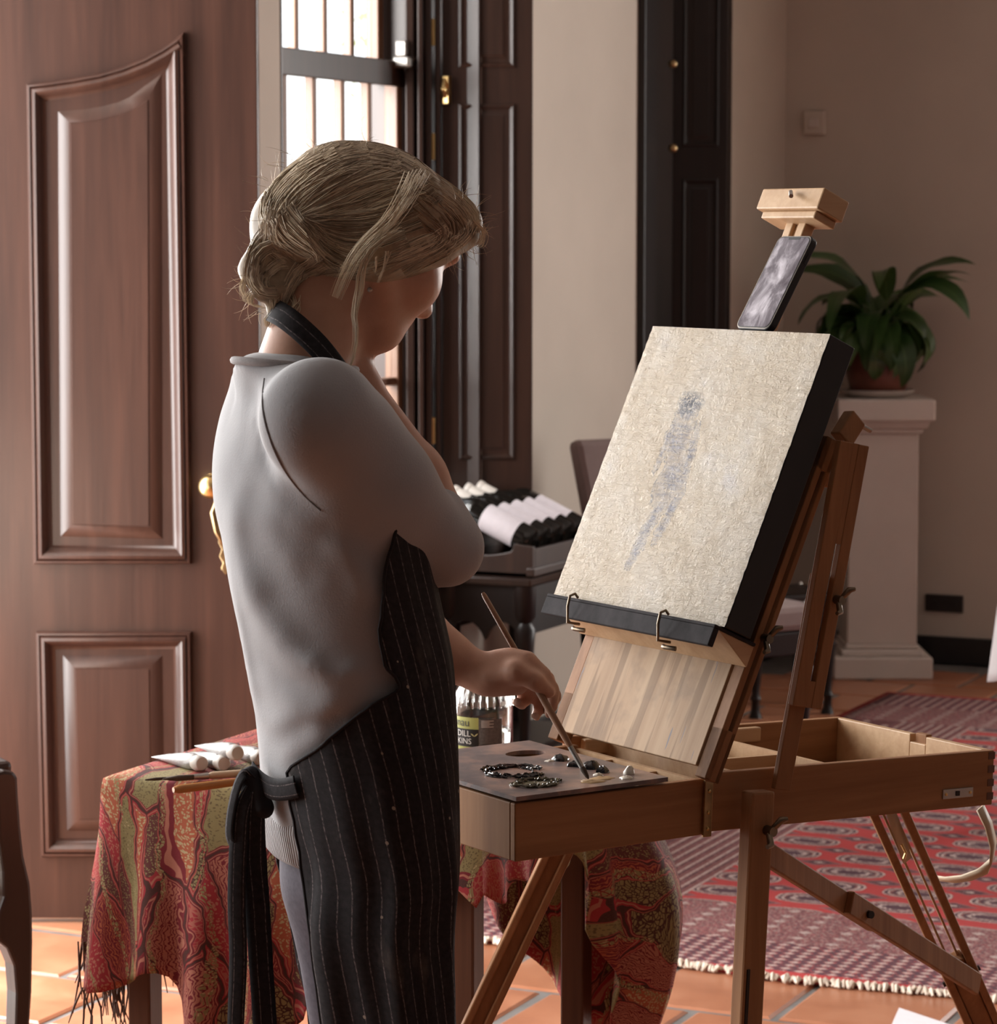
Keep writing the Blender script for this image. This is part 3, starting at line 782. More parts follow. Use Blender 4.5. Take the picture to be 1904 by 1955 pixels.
# ------------------------------------------------------------------ the small table under the batik shawl
BTX, BTY, BW, BD, BZ = -1.8635, 3.537, .2885, .22, .742
bt = root('side_table', 'small brown wooden table hidden under the batik shawl', 'table', (BTX, BTY, 0), 0, room=True)
MB().box((-BW + .004, -BD + .004, BZ - .02), (BW - .004, BD - .004, BZ)).build('tabletop', M['table_wood'], bt, bevel=.003)
for sx in (-1, 1):
    for sy in (-1, 1):
        MB().box((sx * (BW - .035) - .018, sy * (BD - .035) - .018, 0), (sx * (BW - .035) + .018, sy * (BD - .035) + .018, BZ - .02)).build('leg', M['table_wood'], bt, bevel=.003)
MB().box((-BW + .03, -BD + .025, BZ - .08), (BW - .03, -BD + .04, BZ - .02)).build('apron_rail', M['table_wood'], bt)
MB().box((-BW + .03, BD - .04, BZ - .08), (BW - .03, BD - .025, BZ - .02)).build('apron_rail', M['table_wood'], bt)
def m_batik():
    t = NT('batik_shawl'); uv = t.coord('UV')
    wob = t.n('ShaderNodeTexNoise', i_Scale=5.0, i_Detail=4.0); t.l(uv, wob.inputs['Vector'])
    v = t.n('ShaderNodeVectorMath'); v.operation = 'MULTIPLY_ADD'; t.l(wob.outputs['Color'], v.inputs[0]); v.inputs[1].default_value = (.16, .16, 0); t.l(uv, v.inputs[2])
    vec = v.outputs[0]
    st = t.n('ShaderNodeMapping'); t.l(vec, st.inputs[0]); st.inputs['Scale'].default_value = (1.15, .34, 1.0); sv = st.outputs[0]
    red, dred, olive, cream, dark, orange, rose = (.34, .026, .040), (.17, .012, .026), (.26, .225, .10), (.50, .40, .22), (.05, .020, .020), (.42, .115, .060), (.44, .17, .12)
    def vor(sc, vv, feat='F1'):
        n_ = t.n('ShaderNodeTexVoronoi', feature=feat, i_Scale=sc); t.l(vv, n_.inputs['Vector']); return n_
    big = vor(21.0, sv); rid = t.sep(big.outputs['Color']); fine = vor(230.0, vec); tiny = vor(330.0, vec)
    dots = t.math('LESS_THAN', fine.outputs['Distance'], .42)
    net = t.math('LESS_THAN', vor(190.0, vec, 'DISTANCE_TO_EDGE').outputs['Distance'], .10)
    wv = t.n('ShaderNodeTexWave', i_Scale=75.0, i_Distortion=11.0, i_Detail=2.5, i_Detail_Scale=1.6); t.l(vec, wv.inputs['Vector'])
    lines = t.math('GREATER_THAN', wv.outputs[1], .70)
    specks = t.math('LESS_THAN', tiny.outputs['Distance'], .35)
    pats = [t.mix(dots, red, rose), t.mix(net, olive, dark), t.mix(lines, dred, orange), t.mix(specks, olive, (.12, .10, .05)),
            t.mix(lines, rose, dred), t.mix(specks, (.10, .03, .03), olive), t.mix(dots, orange, cream), t.mix(net, red, (.40, .12, .09))]
    c = pats[0]
    for q, pt in zip((.13, .27, .40, .53, .66, .78, .89), pats[1:]): c = t.mix(t.math('GREATER_THAN', rid[0], q), c, pt)
    ed = vor(21.0, sv, 'DISTANCE_TO_EDGE').outputs['Distance']
    c = t.mix(t.math('LESS_THAN', ed, .060), c, t.mix(t.math('GREATER_THAN', rid[1], .5), red, dred))
    c = t.mix(t.math('LESS_THAN', ed, .018), c, dark)
    c = t.mix(t.math('LESS_THAN', t.math('ABSOLUTE', t.math('SUBTRACT', ed, .038)), .006), c, rose)
    rb = t.n('ShaderNodeTexWave', i_Scale=3.4, i_Distortion=5.0, i_Detail=2.0, i_Detail_Scale=1.0); t.l(sv, rb.inputs['Vector'])
    c = t.mix(t.math('MULTIPLY', t.math('GREATER_THAN', rb.outputs[1], .965), t.math('SUBTRACT', 1.0, net)), c, t.mix(specks, olive, cream))
    c = t.mix(t.math('MULTIPLY', t.noise(uv, 500, 2), .35), c, (.22, .09, .06))
    t.bump(t.noise(uv, 900, 2), .0004, .5)
    return t.out(c, .8, 0, .15)
def near(s, c, w): return math.exp(-((s - c) / w) ** 2)
def b_drop(s):
    if s < 1: return .262 + .022 * math.sin(s * 26) + .17 * near(s, .36, .13) - .15 * max(0, min(1, (s - .55) / .25)) + .02 * near(s, .02, .04)
    if s < 2: return .115 + .01 * math.sin(s * 30) + .30 * max(0, min(1, (s - 1.68) / .2))
    if s < 3: return .415 - .2 * max(0, min(1, (s - 2.1) / .3))
    return .245 + .03 * near(s, 3.85, .1) + .02 * math.sin(s * 17)
def b_flare(s, t):
    a = .008 + .026 * t
    f = a * (.5 + .5 * math.sin(s * 46 + 1.6 * math.sin(s * 7))) * min(1, t * 1.6)
    f += .012 * t * near(s, 3.93, .12) + .012 * t * near(s, .05, .06)
    f += .105 * math.sin(min(1, t / 1.38) * math.pi * .88) * near(s, 2.0, .13)
    return f
rows, uvs = drape(BW, BD, BZ, b_drop, b_flare, 60, 22)
sh_ = root('batik_shawl', 'red and olive batik shawl with fringe draped over the small table', 'shawl', (BTX, BTY, 0), 0, room=True)
MB().grid(rows, True, uvs).build('cloth', m_batik(), sh_, smooth=70, solid=.0018)
tz = MB(); rng = random.Random(2)
hem = rows[-1]; n = len(hem)
m_tas = m_plain('shawl_tassel', (.13, .075, .055), .85, var=.4, scale=120)
for k in range(n):
    s = 4 * k / n
    if not (3.55 < s or s < .02): continue
    for q in range(3):
        p = Vector(hem[k]) + Vector((rng.uniform(-.004, .004), rng.uniform(-.004, .004), 0)); l_ = rng.uniform(.05, .11)
        sw = rng.uniform(-.014, .014)
        tz.tube([p, p + Vector((sw, rng.uniform(-.01, .01), -l_ * .5)), p + Vector((sw * 1.6, rng.uniform(-.015, .015), -l_))], [.0014, .0019, .0008], 4)
props(tz.build('tassels', m_tas, sh_, smooth=60), kind='stuff')
CZ = BZ + .0052                                             # top of the cloth

# --- paint tubes and brushes on the shawl
m_tube = m_plain('crumpled_white_tube', (.37, .35, .34), .38, metal=.3, var=.12, scale=50, bump=.002)
m_tcap = m_plain('pale_tube_cap', (.52, .46, .41), .5, var=.05)
def paint_tube(px0, py0, px1, py1, z, label, rr=.0125):
    a = atz(px0, py0, z + .004); b = atz(px1, py1, z + rr)
    r_ = root('paint_tube', label, 'paint tube', (b[0], b[1], z), 0, 'paint tubes on the shawl')
    A = Vector((a[0] - b[0], a[1] - b[1], .003)); B = Vector((0, 0, rr)); d = (B - A); L = d.length; d.normalize()
    side = Vector((-d.y, d.x, 0)).normalized(); upv = side.cross(d) * -1
    if upv.z < 0: upv = -upv
    rows = []
    rg = random.Random(int(px0))
    for k in range(14):
        s = k / 13; c = A.lerp(B, s * .86); w = rr * (1.35 - .35 * s); hh = .0015 + (rr - .0015) * min(1, s * 1.25) ** .8
        if k == 13: w = hh = rr * .75
        row = []
        for q in range(16):
            an = 2 * math.pi * q / 16; cr = 1 + .10 * rg.uniform(-1, 1) * (1 - s)
            z_ = math.sin(an) * hh * cr
            row.append(c + side * math.cos(an) * w + Vector((0, 0, max(z_, -c.z + .0006))))
        rows.append(row)
    mb = MB().grid(rows, True); m0 = 13 * 16; mb.f.append(tuple(range(m0, m0 + 16))); mb.f.append(tuple(reversed(range(16))))
    mb.build('tube_body', m_tube, r_, smooth=60)
    rot = d.to_track_quat('Z', 'Y').to_matrix().to_4x4()
    MB().lathe([(0, 0), (rr * .86, 0), (rr * .92, .004), (rr * .84, L * .14 - .002), (rr * .7, L * .14), (0, L * .14)], 18, Matrix.Translation(A.lerp(B, .86)) @ rot, False).build('cap', m_tcap, r_, smooth=40)
paint_tube(309, 1442, 386, 1458, CZ, 'leftmost crumpled white paint tube on the shawl')
paint_tube(366, 1437, 428, 1458, CZ, 'lower right white paint tube lying between two others')
paint_tube(392, 1421, 454, 1438, CZ + .018, 'white paint tube lying on top of the other tubes')
paint_tube(440, 1425, 500, 1448, CZ, 'white paint tube half hidden behind the grey sweater')
m_h1 = m_wood('pale_brush_handle', (.40, .27, .17), (.58, .43, .30), .35); m_h2 = m_plain('amber_lacquered_handle', (.42, .17, .045), .25, var=.1)
m_br = m_plain('dark_bristle', (.07, .045, .03), .8, var=.3, scale=200)
def table_brush(pts, zz, r0, mat, label, bristle):
    P = [atz(px, py, zz) for px, py in pts]
    e = root('paintbrush', label, 'brush', (P[0][0], P[0][1], zz - r0), 0, 'brushes on the shawl')
    L = [Vector((p[0] - P[0][0], p[1] - P[0][1], r0)) for p in P]
    if bristle:
        k = L[0].lerp(L[1], .28); f = L[0].lerp(L[1], .12)
        MB().tube([L[0].lerp(L[1], -.22), L[0].lerp(L[1], -.05), f], [.001, r0 * .8, r0 * .7], 10).build('bristles', m_br, e, smooth=60)
        MB().tube([f, k], [r0 * .72, r0 * .9], 12).build('ferrule', M['steel'], e, smooth=60)
    else: k = L[0]
    MB().tube([k, k.lerp(L[1], .06), k.lerp(L[1], .5), L[1]], [r0 * .6, r0, r0, r0 * .8], 12).build('handle', mat, e, smooth=60)
table_brush([(349, 1485), (520, 1472)], CZ + .006, .0055, m_h1, 'pale handled paintbrush lying across the shawl by the tubes', True)
table_brush([(331, 1508), (500, 1487)], CZ + .007, .0060, m_h2, 'amber lacquered brush handle at the near edge of the shawl', False)
table_brush([(303, 1487), (420, 1478)], CZ + .004, .0030, m_h2, 'thin dark paintbrush pointing left behind the pale brush', True)

# --- glass jar with its label
jc = atz(923, 1441, CZ)
jar = root('glass_jar', 'clear pickle jar with green and black label on the shawl', 'jar', (jc[0], jc[1] + .035, CZ), 0)
JR = .0435
outer = [(0, .0), (.036, 0), (.0415, .004), (JR, .012), (JR, .070), (.0430, .074), (.0440, .079), (.0425, .086), (.038, .094), (.0365, .098), (.0385, .100), (.0385, .109), (.037, .111)]
inner = [(.0350, .110), (.0345, .098), (.036, .093), (.040, .085), (.0412, .078), (.0412, .012), (.038, .006), (0, .0055)]
MB().lathe(outer + inner, 40, None, False).build('glass', M['glass'], jar, smooth=50)
fl = MB()
for k in range(26):
    a = 2 * math.pi * k / 26
    fl.tube([(.0438 * math.cos(a), .0438 * math.sin(a), .069), (.0448 * math.cos(a), .0448 * math.sin(a), .074), (.0444 * math.cos(a), .0444 * math.sin(a), .081), (.042 * math.cos(a), .042 * math.sin(a), .087)], .0016, 6)
fl.build('fluting', M['glass'], jar, smooth=60)
MB().lathe([(.0, .0065), (.0378, .0065), (.0408, .0125), (.0408, .030), (0, .030)], 32, None, False).build('water', m_glass('cloudy_water', (.93, .93, .88), .02), jar, smooth=50)
rim = m_plain('black_rim_ring', (.012, .011, .010), .2, var=.1)  # thin black ring round the jar's rim
MB().lathe([(.0388, .1005), (.0398, .1005), (.0398, .1075), (.0388, .1075)], 36, None, False).build('rim_band', rim, jar, smooth=40)
def arc(a0, a1, z0, z1, r, n=16):
    mb = MB(); rows = []
    for z in (z0, z1): rows.append([(r * math.sin(a0 + (a1 - a0) * k / n), -r * math.cos(a0 + (a1 - a0) * k / n), z) for k in range(n + 1)])
    return mb.grid(rows)
lg = m_plain('label_green', (.42, .43, .13), .45, var=.06); lk = m_plain('label_black', (.016, .016, .015), .4, var=.1)
lgrey = m_plain('label_grey', (.15, .14, .13), .5, var=.3, scale=300); lw = m_plain('label_white_ink', (.78, .76, .70), .5, var=.02); ld = m_plain('label_dark_ink', (.05, .055, .05), .5)
a0, a1, a2 = math.radians(-95), math.radians(-9), math.radians(38)
RL = JR + .0004
lab = arc(a0, a1, .004, .0555, RL).build('label', lg, jar, smooth=60)
arc(a0, a1, .0125, .0385, RL + .0003).build('black_band', lk, lab, smooth=60)
arc(a1, a2, .006, .0535, RL).build('info_panel', lgrey, lab, smooth=60)
for i in range(5): arc(math.radians(-4), math.radians(12 if i % 2 else 20), .0505 - i * .0022, .0515 - i * .0022, RL + .0004, 6).build('fine_print', lw, lab)
arc(math.radians(-4), math.radians(28), .0165, .0172, RL + .0004, 8).build('fine_print', lk, lab)
def lettering(txt, size, ang0, z, mat, parent):
    cu = bpy.data.curves.new('lettering', 'FONT'); cu.body = txt; cu.size = size; cu.resolution_u = 3
    to = bpy.data.objects.new('lettering', cu); COL.objects.link(to)
    dg = bpy.context.evaluated_depsgraph_get(); me = bpy.data.meshes.new_from_object(to.evaluated_get(dg))
    bpy.data.objects.remove(to)
    bm = bmesh.new(); bm.from_mesh(me); bmesh.ops.triangulate(bm, faces=bm.faces)
    bmesh.ops.subdivide_edges(bm, edges=[e for e in bm.edges if e.calc_length() > size * .15], cuts=2)
    for v in bm.verts:
        a = ang0 + v.co.x / JR; v.co = Vector(((RL + .0007) * math.sin(a), -(RL + .0007) * math.cos(a), z + v.co.y))
    bm.to_mesh(me); bm.free()
    return link('lettering', me, mat, parent)
lettering('onau', .0165, math.radians(-70), .0425, ld, lab)
lettering('D DILL', .0125, math.radians(-74), .0275, lw, lab)
lettering('ERKINS', .0120, math.radians(-74), .0165, lw, lab)
sp = MB()
for sg in (-1, 1):
    rows = []
    for k in range(6):
        s = k / 5; x = sg * .0055 * s; w = .0011 * math.sin(math.pi * min(.98, s + .02)) + .0001; a = math.radians(-17) + x / JR
        zc = .0285 + .004 * s * (1 if sg > 0 else .9)
        rows.append([((RL + .0007) * math.sin(a), -(RL + .0007) * math.cos(a), zc + q * w) for q in (-1, 1)])
    sp.grid(rows)
sp.build('sprig_mark', m_plain('label_yellow_ink', (.62, .55, .25), .5), lab)
# ------------------------------------------------------------------ the box easel, canvas, palette, phone
EY = math.radians(33.4); EO = np.array([.245, 3.242, 0.0]); BE = math.radians(65.4)
def loc(p):                                                  # camera-heading frame -> easel frame
    return tuple(rz(-EY) @ (np.array(p, float) - EO))
es = root('box_easel', 'wooden French box easel with tripod legs, open box and pulled out drawer', 'easel', EO, EY)
WD, WZ, PALE = M['easel_wood'], M['easel_wood_z'], M['easel_pale']
TILT = math.atan(.018 / .45)
TB = Matrix.Translation((0, 0, .878)) @ Matrix.Rotation(TILT, 4, 'Y')   # box frame: top of the rim is z = 0, x runs to the back
BL_, BWD, BH, T = .45, .30, .069, .011
def tb_box(lo, hi): return MB().box(lo, hi, TB)
tb_box((0, 0, -BH), (BL_, T, 0)).build('box_side', WD, es, bevel=.0015)
tb_box((0, BWD - T, -BH), (BL_, BWD, 0)).build('box_side', WD, es, bevel=.0015)
tb_box((BL_ - T, T, -BH), (BL_, .115, 0)).box((BL_ - T, .145, -BH), (BL_, BWD - T, 0), TB).box((BL_ - T, .115, -BH), (BL_, .145, -.010), TB).build('box_end', PALE, es, bevel=.0012)
tb_box((0, T, -BH), (T, BWD - T, -.040)).build('box_end', WD, es, bevel=.0015)
tb_box((T, T, -BH), (BL_ - T, BWD - T, -BH + .005)).build('box_floor', WD, es)
tb_box((.055, T, -BH + .005), (.062, BWD - T, -.006)).build('divider', PALE, es)
tb_box((.215, T + .02, -BH + .005), (.222, BWD - T, -.010)).build('divider', PALE, es)
tb_box((.062, .135, -BH + .005), (.215, .142, -.012)).build('divider', PALE, es)
tb_box((.03, T, -.012), (.33, T + .012, -.004)).build('rail', WZ, es, bevel=.001)
tb_box((.02, BWD - T - .012, -.022), (.30, BWD - T, -.003)).build('rail', PALE, es, bevel=.002)
tb_box((BL_ - .006, .12, -.014), (BL_ + .004, .14, .002)).build('catch_block', WZ, es, bevel=.001)
for k in range(4):
    tb_box((BL_ - .010, -.0006, -.062 + .017 * k), (BL_ + .0006, .003, -.053 + .017 * k)).build('finger_joint', M['table_wood'], es)
# latch plate on the near side
tb_box((.365, -.002, -.056), (.415, 0, -.044)).build('latch_plate', M['steel'], es, bevel=.0005)
for x in (.370, .410): MB().lathe([(0, 0), (.0022, 0), (.0016, .0012), (0, .0015)], 8, TB @ Matrix.Translation((x, -.002, -.050)) @ Matrix.Rotation(math.pi / 2, 4, 'X'), False).build('screw', M['brass'], es)
tb_box((.386, -.003, -.053), (.392, -.0018, -.047)).build('key_slot', M['black_wood'], es)
# brass hinge strip at the joint between box and drawer
tb_box((-.008, -.004, -.074), (.004, .0, .010)).build('hinge_strip', M['old_brass'], es, bevel=.001)
MB().lathe([(0, -.003), (.005, -.003), (.0065, .003), (.005, .008), (0, .009)], 12, TB @ Matrix.Translation((-.002, -.002, .012)), False).build('hinge_pin', M['brass'], es, smooth=50)
for z in (-.02, -.045, -.064): MB().lathe([(0, 0), (.0028, 0), (.002, .0015), (0, .002)], 8, TB @ Matrix.Translation((-.002, -.004, z)) @ Matrix.Rotation(math.pi / 2, 4, 'X'), False).build('screw', M['brass'], es)
# drawer
DZ0, DZ1 = .806, .872
dr = MB().box((-.27, .002, DZ0), (-.002, .012, DZ1)).build('drawer', WD, es, bevel=.0015)
MB().box((-.27, .012, DZ0), (-.258, .272, DZ1)).build('drawer_front', WZ, dr, bevel=.0015)
MB().box((-.258, .262, DZ0), (-.002, .272, DZ1)).build('drawer_side', WD, dr, bevel=.0015)
MB().box((-.258, .012, DZ0), (.0, .262, DZ0 + .005)).build('drawer_floor', WD, dr)
MB().box((-.006, .012, DZ0), (.0, .262, DZ1 - .004)).build('drawer_back', PALE, dr)
MB().box((-.075, .012, DZ0 + .005), (-.069, .262, DZ1 - .008)).build('drawer_divider', PALE, dr)
MB().box((-.069, .095, DZ0 + .005), (-.006, .101, DZ1 - .006)).build('drawer_divider', PALE, dr)
MB().box((-.069, .185, DZ0 + .005), (-.006, .191, DZ1 - .006)).build('drawer_divider', PALE, dr)
MB().tube([(-.272, .175, .852), (-.283, .172, .848), (-.283, .172, .830), (-.272, .175, .826)], .0022, 8).lathe([(0, 0), (.017, 0), (.017, .002), (0, .002)], 16, Matrix.Translation((-.27, .16, .84)) @ Matrix.Rotation(-math.pi / 2, 4, 'Y'), False).build('drawer_pull', M['steel'], dr, smooth=50)
# lid used as the lower board, leaning back
cb, sb_ = math.cos(BE), math.sin(BE)
TL = Matrix.Translation((-.020, 0, .890)) @ Matrix(((cb, -sb_, 0, 0), (0, 0, 1, 0), (sb_, cb, 0, 0), (0, 0, 0, 1)))
TL = Matrix.Translation((-.020, 0, .890)) @ Matrix(((cb, 0, -sb_, 0), (0, 1, 0, 0), (sb_, 0, cb, 0), (0, 0, 0, 1)))
# lid frame: x up along the board, y to the far side, z out of the front face
def m_lid():
    t = NT('paint_streaked_board'); v = t.coord(); x, y, z = t.sep(v)
    sc = t.coord(scale=(2.2, 30, 2.2)); f = t.noise(sc, 1, 6, .6, .3)
    base = t.ramp(f, [(.3, (.30, .185, .105)), (.5, (.38, .25, .15)), (.7, (.45, .315, .20))])
    drip = t.noise(t.coord(scale=(3.0, 42, 3.0), loc=(3, 1, 0)), 1, 3, .5, .15)
    dm = t.ramp(drip, [(.53, (0,) * 3), (.58, (1,) * 3)])
    c = t.mix(t.math('MULTIPLY', dm, .6), base, (.17, .10, .055))
    blot = t.noise(v, 16, 4, .6)
    c = t.mix(t.math('MULTIPLY', t.ramp(blot, [(.55, (0,) * 3), (.68, (1,) * 3)]), .4), c, (.17, .115, .08))
    sk = t.noise(t.coord(scale=(9, 130, 9), loc=(0, 4, 2)), 1, 2)
    c = t.mix(t.math('MULTIPLY', t.math('GREATER_THAN', sk, .72), .8), c, (.16, .16, .19))
    return t.out(c, .65, 0, .2)
M['lid'] = m_lid()
MB().box((0, .0, -.008), (.31, .277, 0), TL).build('lower_board', M['lid'], es, bevel=.001)
for y0_, y1_ in ((-.022, -.002), (.279, .299)):
    st = MB().box((-.012, y0_, -.024), (.415, y1_, -.017), TL).box((-.012, y0_, -.011), (.415, y1_, -.002), TL).box((-.012, y0_, -.024), (.05, y1_, -.002), TL).box((.375, y0_, -.024), (.415, y1_, -.002), TL)
    st.build('side_stile', WZ, es, bevel=.0012)
MB().box((.36, -.02, -.030), (.39, .297, -.018), TL).build('cross_bar', WZ, es, bevel=.0015)
# mast with top clamp
my = .166
mast = MB().box((.315, my - .019, -.008), (.705, my - .005, .008), TL).box((.315, my + .005, -.008), (.705, my + .019, .008), TL).box((.315, my - .005, -.005), (.705, my + .005, .003), TL)
mast.build('mast', PALE, es, bevel=.0015)
MB().box((.694, my - .060, -.014), (.722, my + .060, .030), TL).build('top_clamp', PALE, es, bevel=.002)
MB().box((.684, my - .052, -.012), (.694, my + .052, .024), TL).build('clamp_lip', PALE, es, bevel=.002)
MB().tube([TL @ Vector((.714, my - .004, .035)), TL @ Vector((.704, my - .020, .044))], .0028, 8).build('clamp_screw', M['steel'], es, smooth=60)
MB().lathe([(0, 0), (.006, 0), (.006, .006), (.003, .010), (0, .010)], 10, TL @ Matrix.Translation((.722, my, .004)) @ Matrix.Rotation(math.pi / 2, 4, 'Y'), False).build('clamp_knob', M['old_brass'], es, smooth=50)
# canvas tray
CS = .1403 / sb_                                              # board coordinate of the canvas foot
m_tray = m_plain('paint_blackened_ledge', (.026, .022, .024), .8, var=.6, spec=.15, scale=40)
m_hook = m_plain('dark_wire', (.20, .155, .11), .4, metal=1.0, var=.3)
CN = .0125                                                    # canvas back above the board
MB().box((CS - .004, -.030, 0), (CS + .000, .310, .066), TL).box((CS - .026, -.030, .058), (CS - .004, .310, .066), TL).build('tray', m_tray, es, bevel=.0012)
MB().add([TL @ Vector(p) for p in ((CS - .004, -.028, .0), (CS - .004, .308, .0), (CS - .004, .308, .057), (CS - .004, -.028, .057), (CS - .030, -.028, .0), (CS - .030, .308, .0))],
         [(0, 1, 2, 3), (0, 3, 4), (1, 5, 2), (3, 2, 5, 4), (0, 4, 5, 1)]).build('tray_bracket', PALE, es, bevel=.001)
for y in (.245, .06):
    P = [(CS - .028, y, .05), (CS - .032, y, .068), (CS - .014, y, .076), (CS - .001, y, .078), (CS + .004, y, .072), (CS + .001, y, .066)]
    ck = MB().tube([TL @ Vector(p) for p in P], .0018, 8).build('wire_hook', m_hook, es, smooth=60)
    MB().tube([TL @ Vector((CS - .034, y - .012, .048)), TL @ Vector((CS - .036, y, .055)), TL @ Vector((CS - .034, y + .012, .048))], [.003, .0025, .003], 8).build('wing_nut', m_hook, ck, smooth=60)
def wing(p, ax=(0, -1, 0), nm='wing_nut', s=1.0):
    p = Vector(p); a = Vector(ax).normalized(); u = a.orthogonal().normalized(); w_ = a.cross(u)
    mb = MB().tube([p, p + a * .012 * s], .0055 * s, 10)
    for sg in (-1, 1):
        mb.tube([p + a * .008 * s + u * sg * .004 * s, p + a * .016 * s + u * sg * .014 * s + w_ * sg * .004 * s, p + a * .018 * s + u * sg * .019 * s], [.0035 * s, .004 * s, .0025 * s], 8)
    mb.build(nm, m_hook, es, smooth=60)
wing(TL @ Vector((.165, -.024, -.012)))
# near strut: wide upper slotted piece over a thin lower one
a_, b_ = Vector((.092, -.018, .852)), Vector((.172, -.030, 1.258))
MB().bar(a_, a_.lerp(b_, .62), .024, .008, up=(0, 1, 0)).build('strut_lower', WZ, es, bevel=.0012)
k0 = a_.lerp(b_, .24) + Vector((.006, -.010, 0)); k1 = b_ + Vector((.006, -.010, 0))
ux = Vector((k1.z - k0.z, 0, -(k1.x - k0.x))).normalized()
for off, w_ in ((-.013, .020), (.0135, .016)):
    MB().bar(k0 + ux * off, k1 + ux * off, w_, .010, up=(0, 1, 0)).build('strut_upper', WZ, es, bevel=.0012)
MB().bar(k0.lerp(k1, .62) + ux * .001, k1 + ux * .001, .008, .009, up=(0, 1, 0)).build('strut_filler', WZ, es)
MB().bar(k0 + ux * .001, k0.lerp(k1, .10) + ux * .001, .008, .009, up=(0, 1, 0)).build('strut_filler', WZ, es)
wing(k0.lerp(k1, .415) + ux * .012 + Vector((0, -.006, 0)))
# hinge block at the top of the stile
MB().bar(TL @ Vector((.418, -.020, -.024)), TL @ Vector((.452, -.016, -.036)), .026, .018, up=(0, 1, 0)).build('hinge_block', WZ, es, bevel=.002)
MB().bar(TL @ Vector((.412, -.030, -.018)), TL @ Vector((.402, -.038, -.046)), .010, .002, up=(0, 1, 0)).build('hinge_link', M['steel'], es, bevel=.0005)
MB().tube([TL @ Vector((.446, -.02, -.046)), TL @ Vector((.446, -.02, -.062))], .003, 8).build('hinge_bolt', M['steel'], es)
# legs
def leg_c(a, b): return Vector(loc(a)), Vector(loc(b))
A, B = leg_c((.302, 3.240, .858), (.262, 3.205, 0))
MB().bar(A, B, .034, .022, up=(0, 1, 0), w1=.030).build('front_leg', WZ, es, bevel=.003)
sd = Vector((0, -.0115, 0)); d_ = (B - A)
MB().bar(A + d_ * .24 + sd + Vector((-.010, 0, 0)), A + d_ * .78 + sd + Vector((-.010, 0, 0)), .004, .002, up=(0, 1, 0)).build('leg_slot', M['black_wood'], es)
wing(A + d_ * .052 + sd + Vector((.006, 0, 0)), s=1.1)
A, B = leg_c((.115, 3.500, .815), (-.232, 3.75, 0)); d_ = B - A
fn = Vector(loc((.0, 1.0, 0))) - Vector(loc((0, 0, 0)))       # away from the viewer
sx_ = d_.cross(fn).normalized()
for o_ in (-1, 1): MB().bar(A + sx_ * o_ * .0125, B + sx_ * o_ * .0125, .010, .024, up=fn).build('front_leg', WZ, es, bevel=.002)
MB().bar(A + d_ * .02 + fn * .003, B + fn * .003, .015, .014, up=fn).build('leg_core', WZ, es)
A, B = leg_c((.485, 3.59, .80), (.875, 4.20, 0)); d_ = B - A
sx_ = d_.cross(fn).normalized()
for o_ in (-1, 1): MB().bar(A + sx_ * o_ * .019, A + d_ * .62 + sx_ * o_ * .019, .011, .026, up=fn).build('rear_leg', WZ, es, bevel=.002)
MB().bar(A + d_ * .36 + fn * .002, B, .026, .020, up=fn).build('rear_leg_foot', WZ, es, bevel=.002)
for o_ in (-1, 1): MB().bar(A + sx_ * o_ * .007 + fn * .008, A + d_ * .36 + sx_ * o_ * .007 + fn * .008, .003, .008, up=fn).build('rear_leg_web', PALE, es)
MB().tube([A + d_ * .40 + sx_ * .028, A + d_ * .40 - sx_ * .028], .004, 8).build('leg_pivot', M['black_wood'], es)
# brace
A2 = Vector(loc((.305, 3.262, .785))); B2 = Vector(loc((.636, 3.80, .487)))
MB().bar(A2, A2.lerp(B2, .52), .010, .028, up=(0, 0, 1)).build('brace', WZ, es, bevel=.002)
MB().bar(A2.lerp(B2, .38) + Vector((.0, -.010, .002)), B2.lerp(A2, -.06) + Vector((0, -.010, .002)), .010, .030, up=(0, 0, 1)).build('brace', WZ, es, bevel=.002)
MB().tube([A2.lerp(B2, .46) + Vector((0, -.022, .002)), A2.lerp(B2, .46)], .005, 10).build('brace_bolt', M['black_wood'], es)
# carrying strap
m_str = m_plain('beige_leather_strap', (.50, .40, .28), .55, var=.1)
def ribbon(mb, pts, w, nrm, t=.0025):
    pts = [Vector(p) for p in pts]
    L_, R_ = [], []
    for i, p in enumerate(pts):
        d = (pts[min(i + 1, len(pts) - 1)] - pts[max(0, i - 1)]).normalized(); s = d.cross(Vector(nrm)).normalized()
        L_.append(p - s * w / 2); R_.append(p + s * w / 2)
    mb.grid([L_, R_]); return mb
sp_ = [(1872, 1542, 3.66), (1888, 1575, 3.66), (1897, 1612, 3.67), (1894, 1643, 3.68), (1876, 1664, 3.70), (1846, 1676, 3.74), (1815, 1680, 3.80), (1785, 1676, 3.88)]
ribbon(MB(), [loc(aty(*q)) for q in sp_], .017, loc(np.array((.35, -.6, .75)) + EO)).build('strap', m_str, es, solid=.003, smooth=60)
ribbon(MB(), [loc(aty(*q)) for q in [(1700, 1548, 3.60), (1714, 1585, 3.64), (1728, 1628, 3.66), (1733, 1642, 3.67)]], .014, loc(np.array((.2, -1, .2)) + EO)).build('strap', m_str, es, solid=.003, smooth=60)
MB().tube([loc(aty(1722, 1612, 3.63)), loc(aty(1730, 1628, 3.63)), loc(aty(1726, 1640, 3.63))], .002, 6).build('buckle', M['brass'], es)

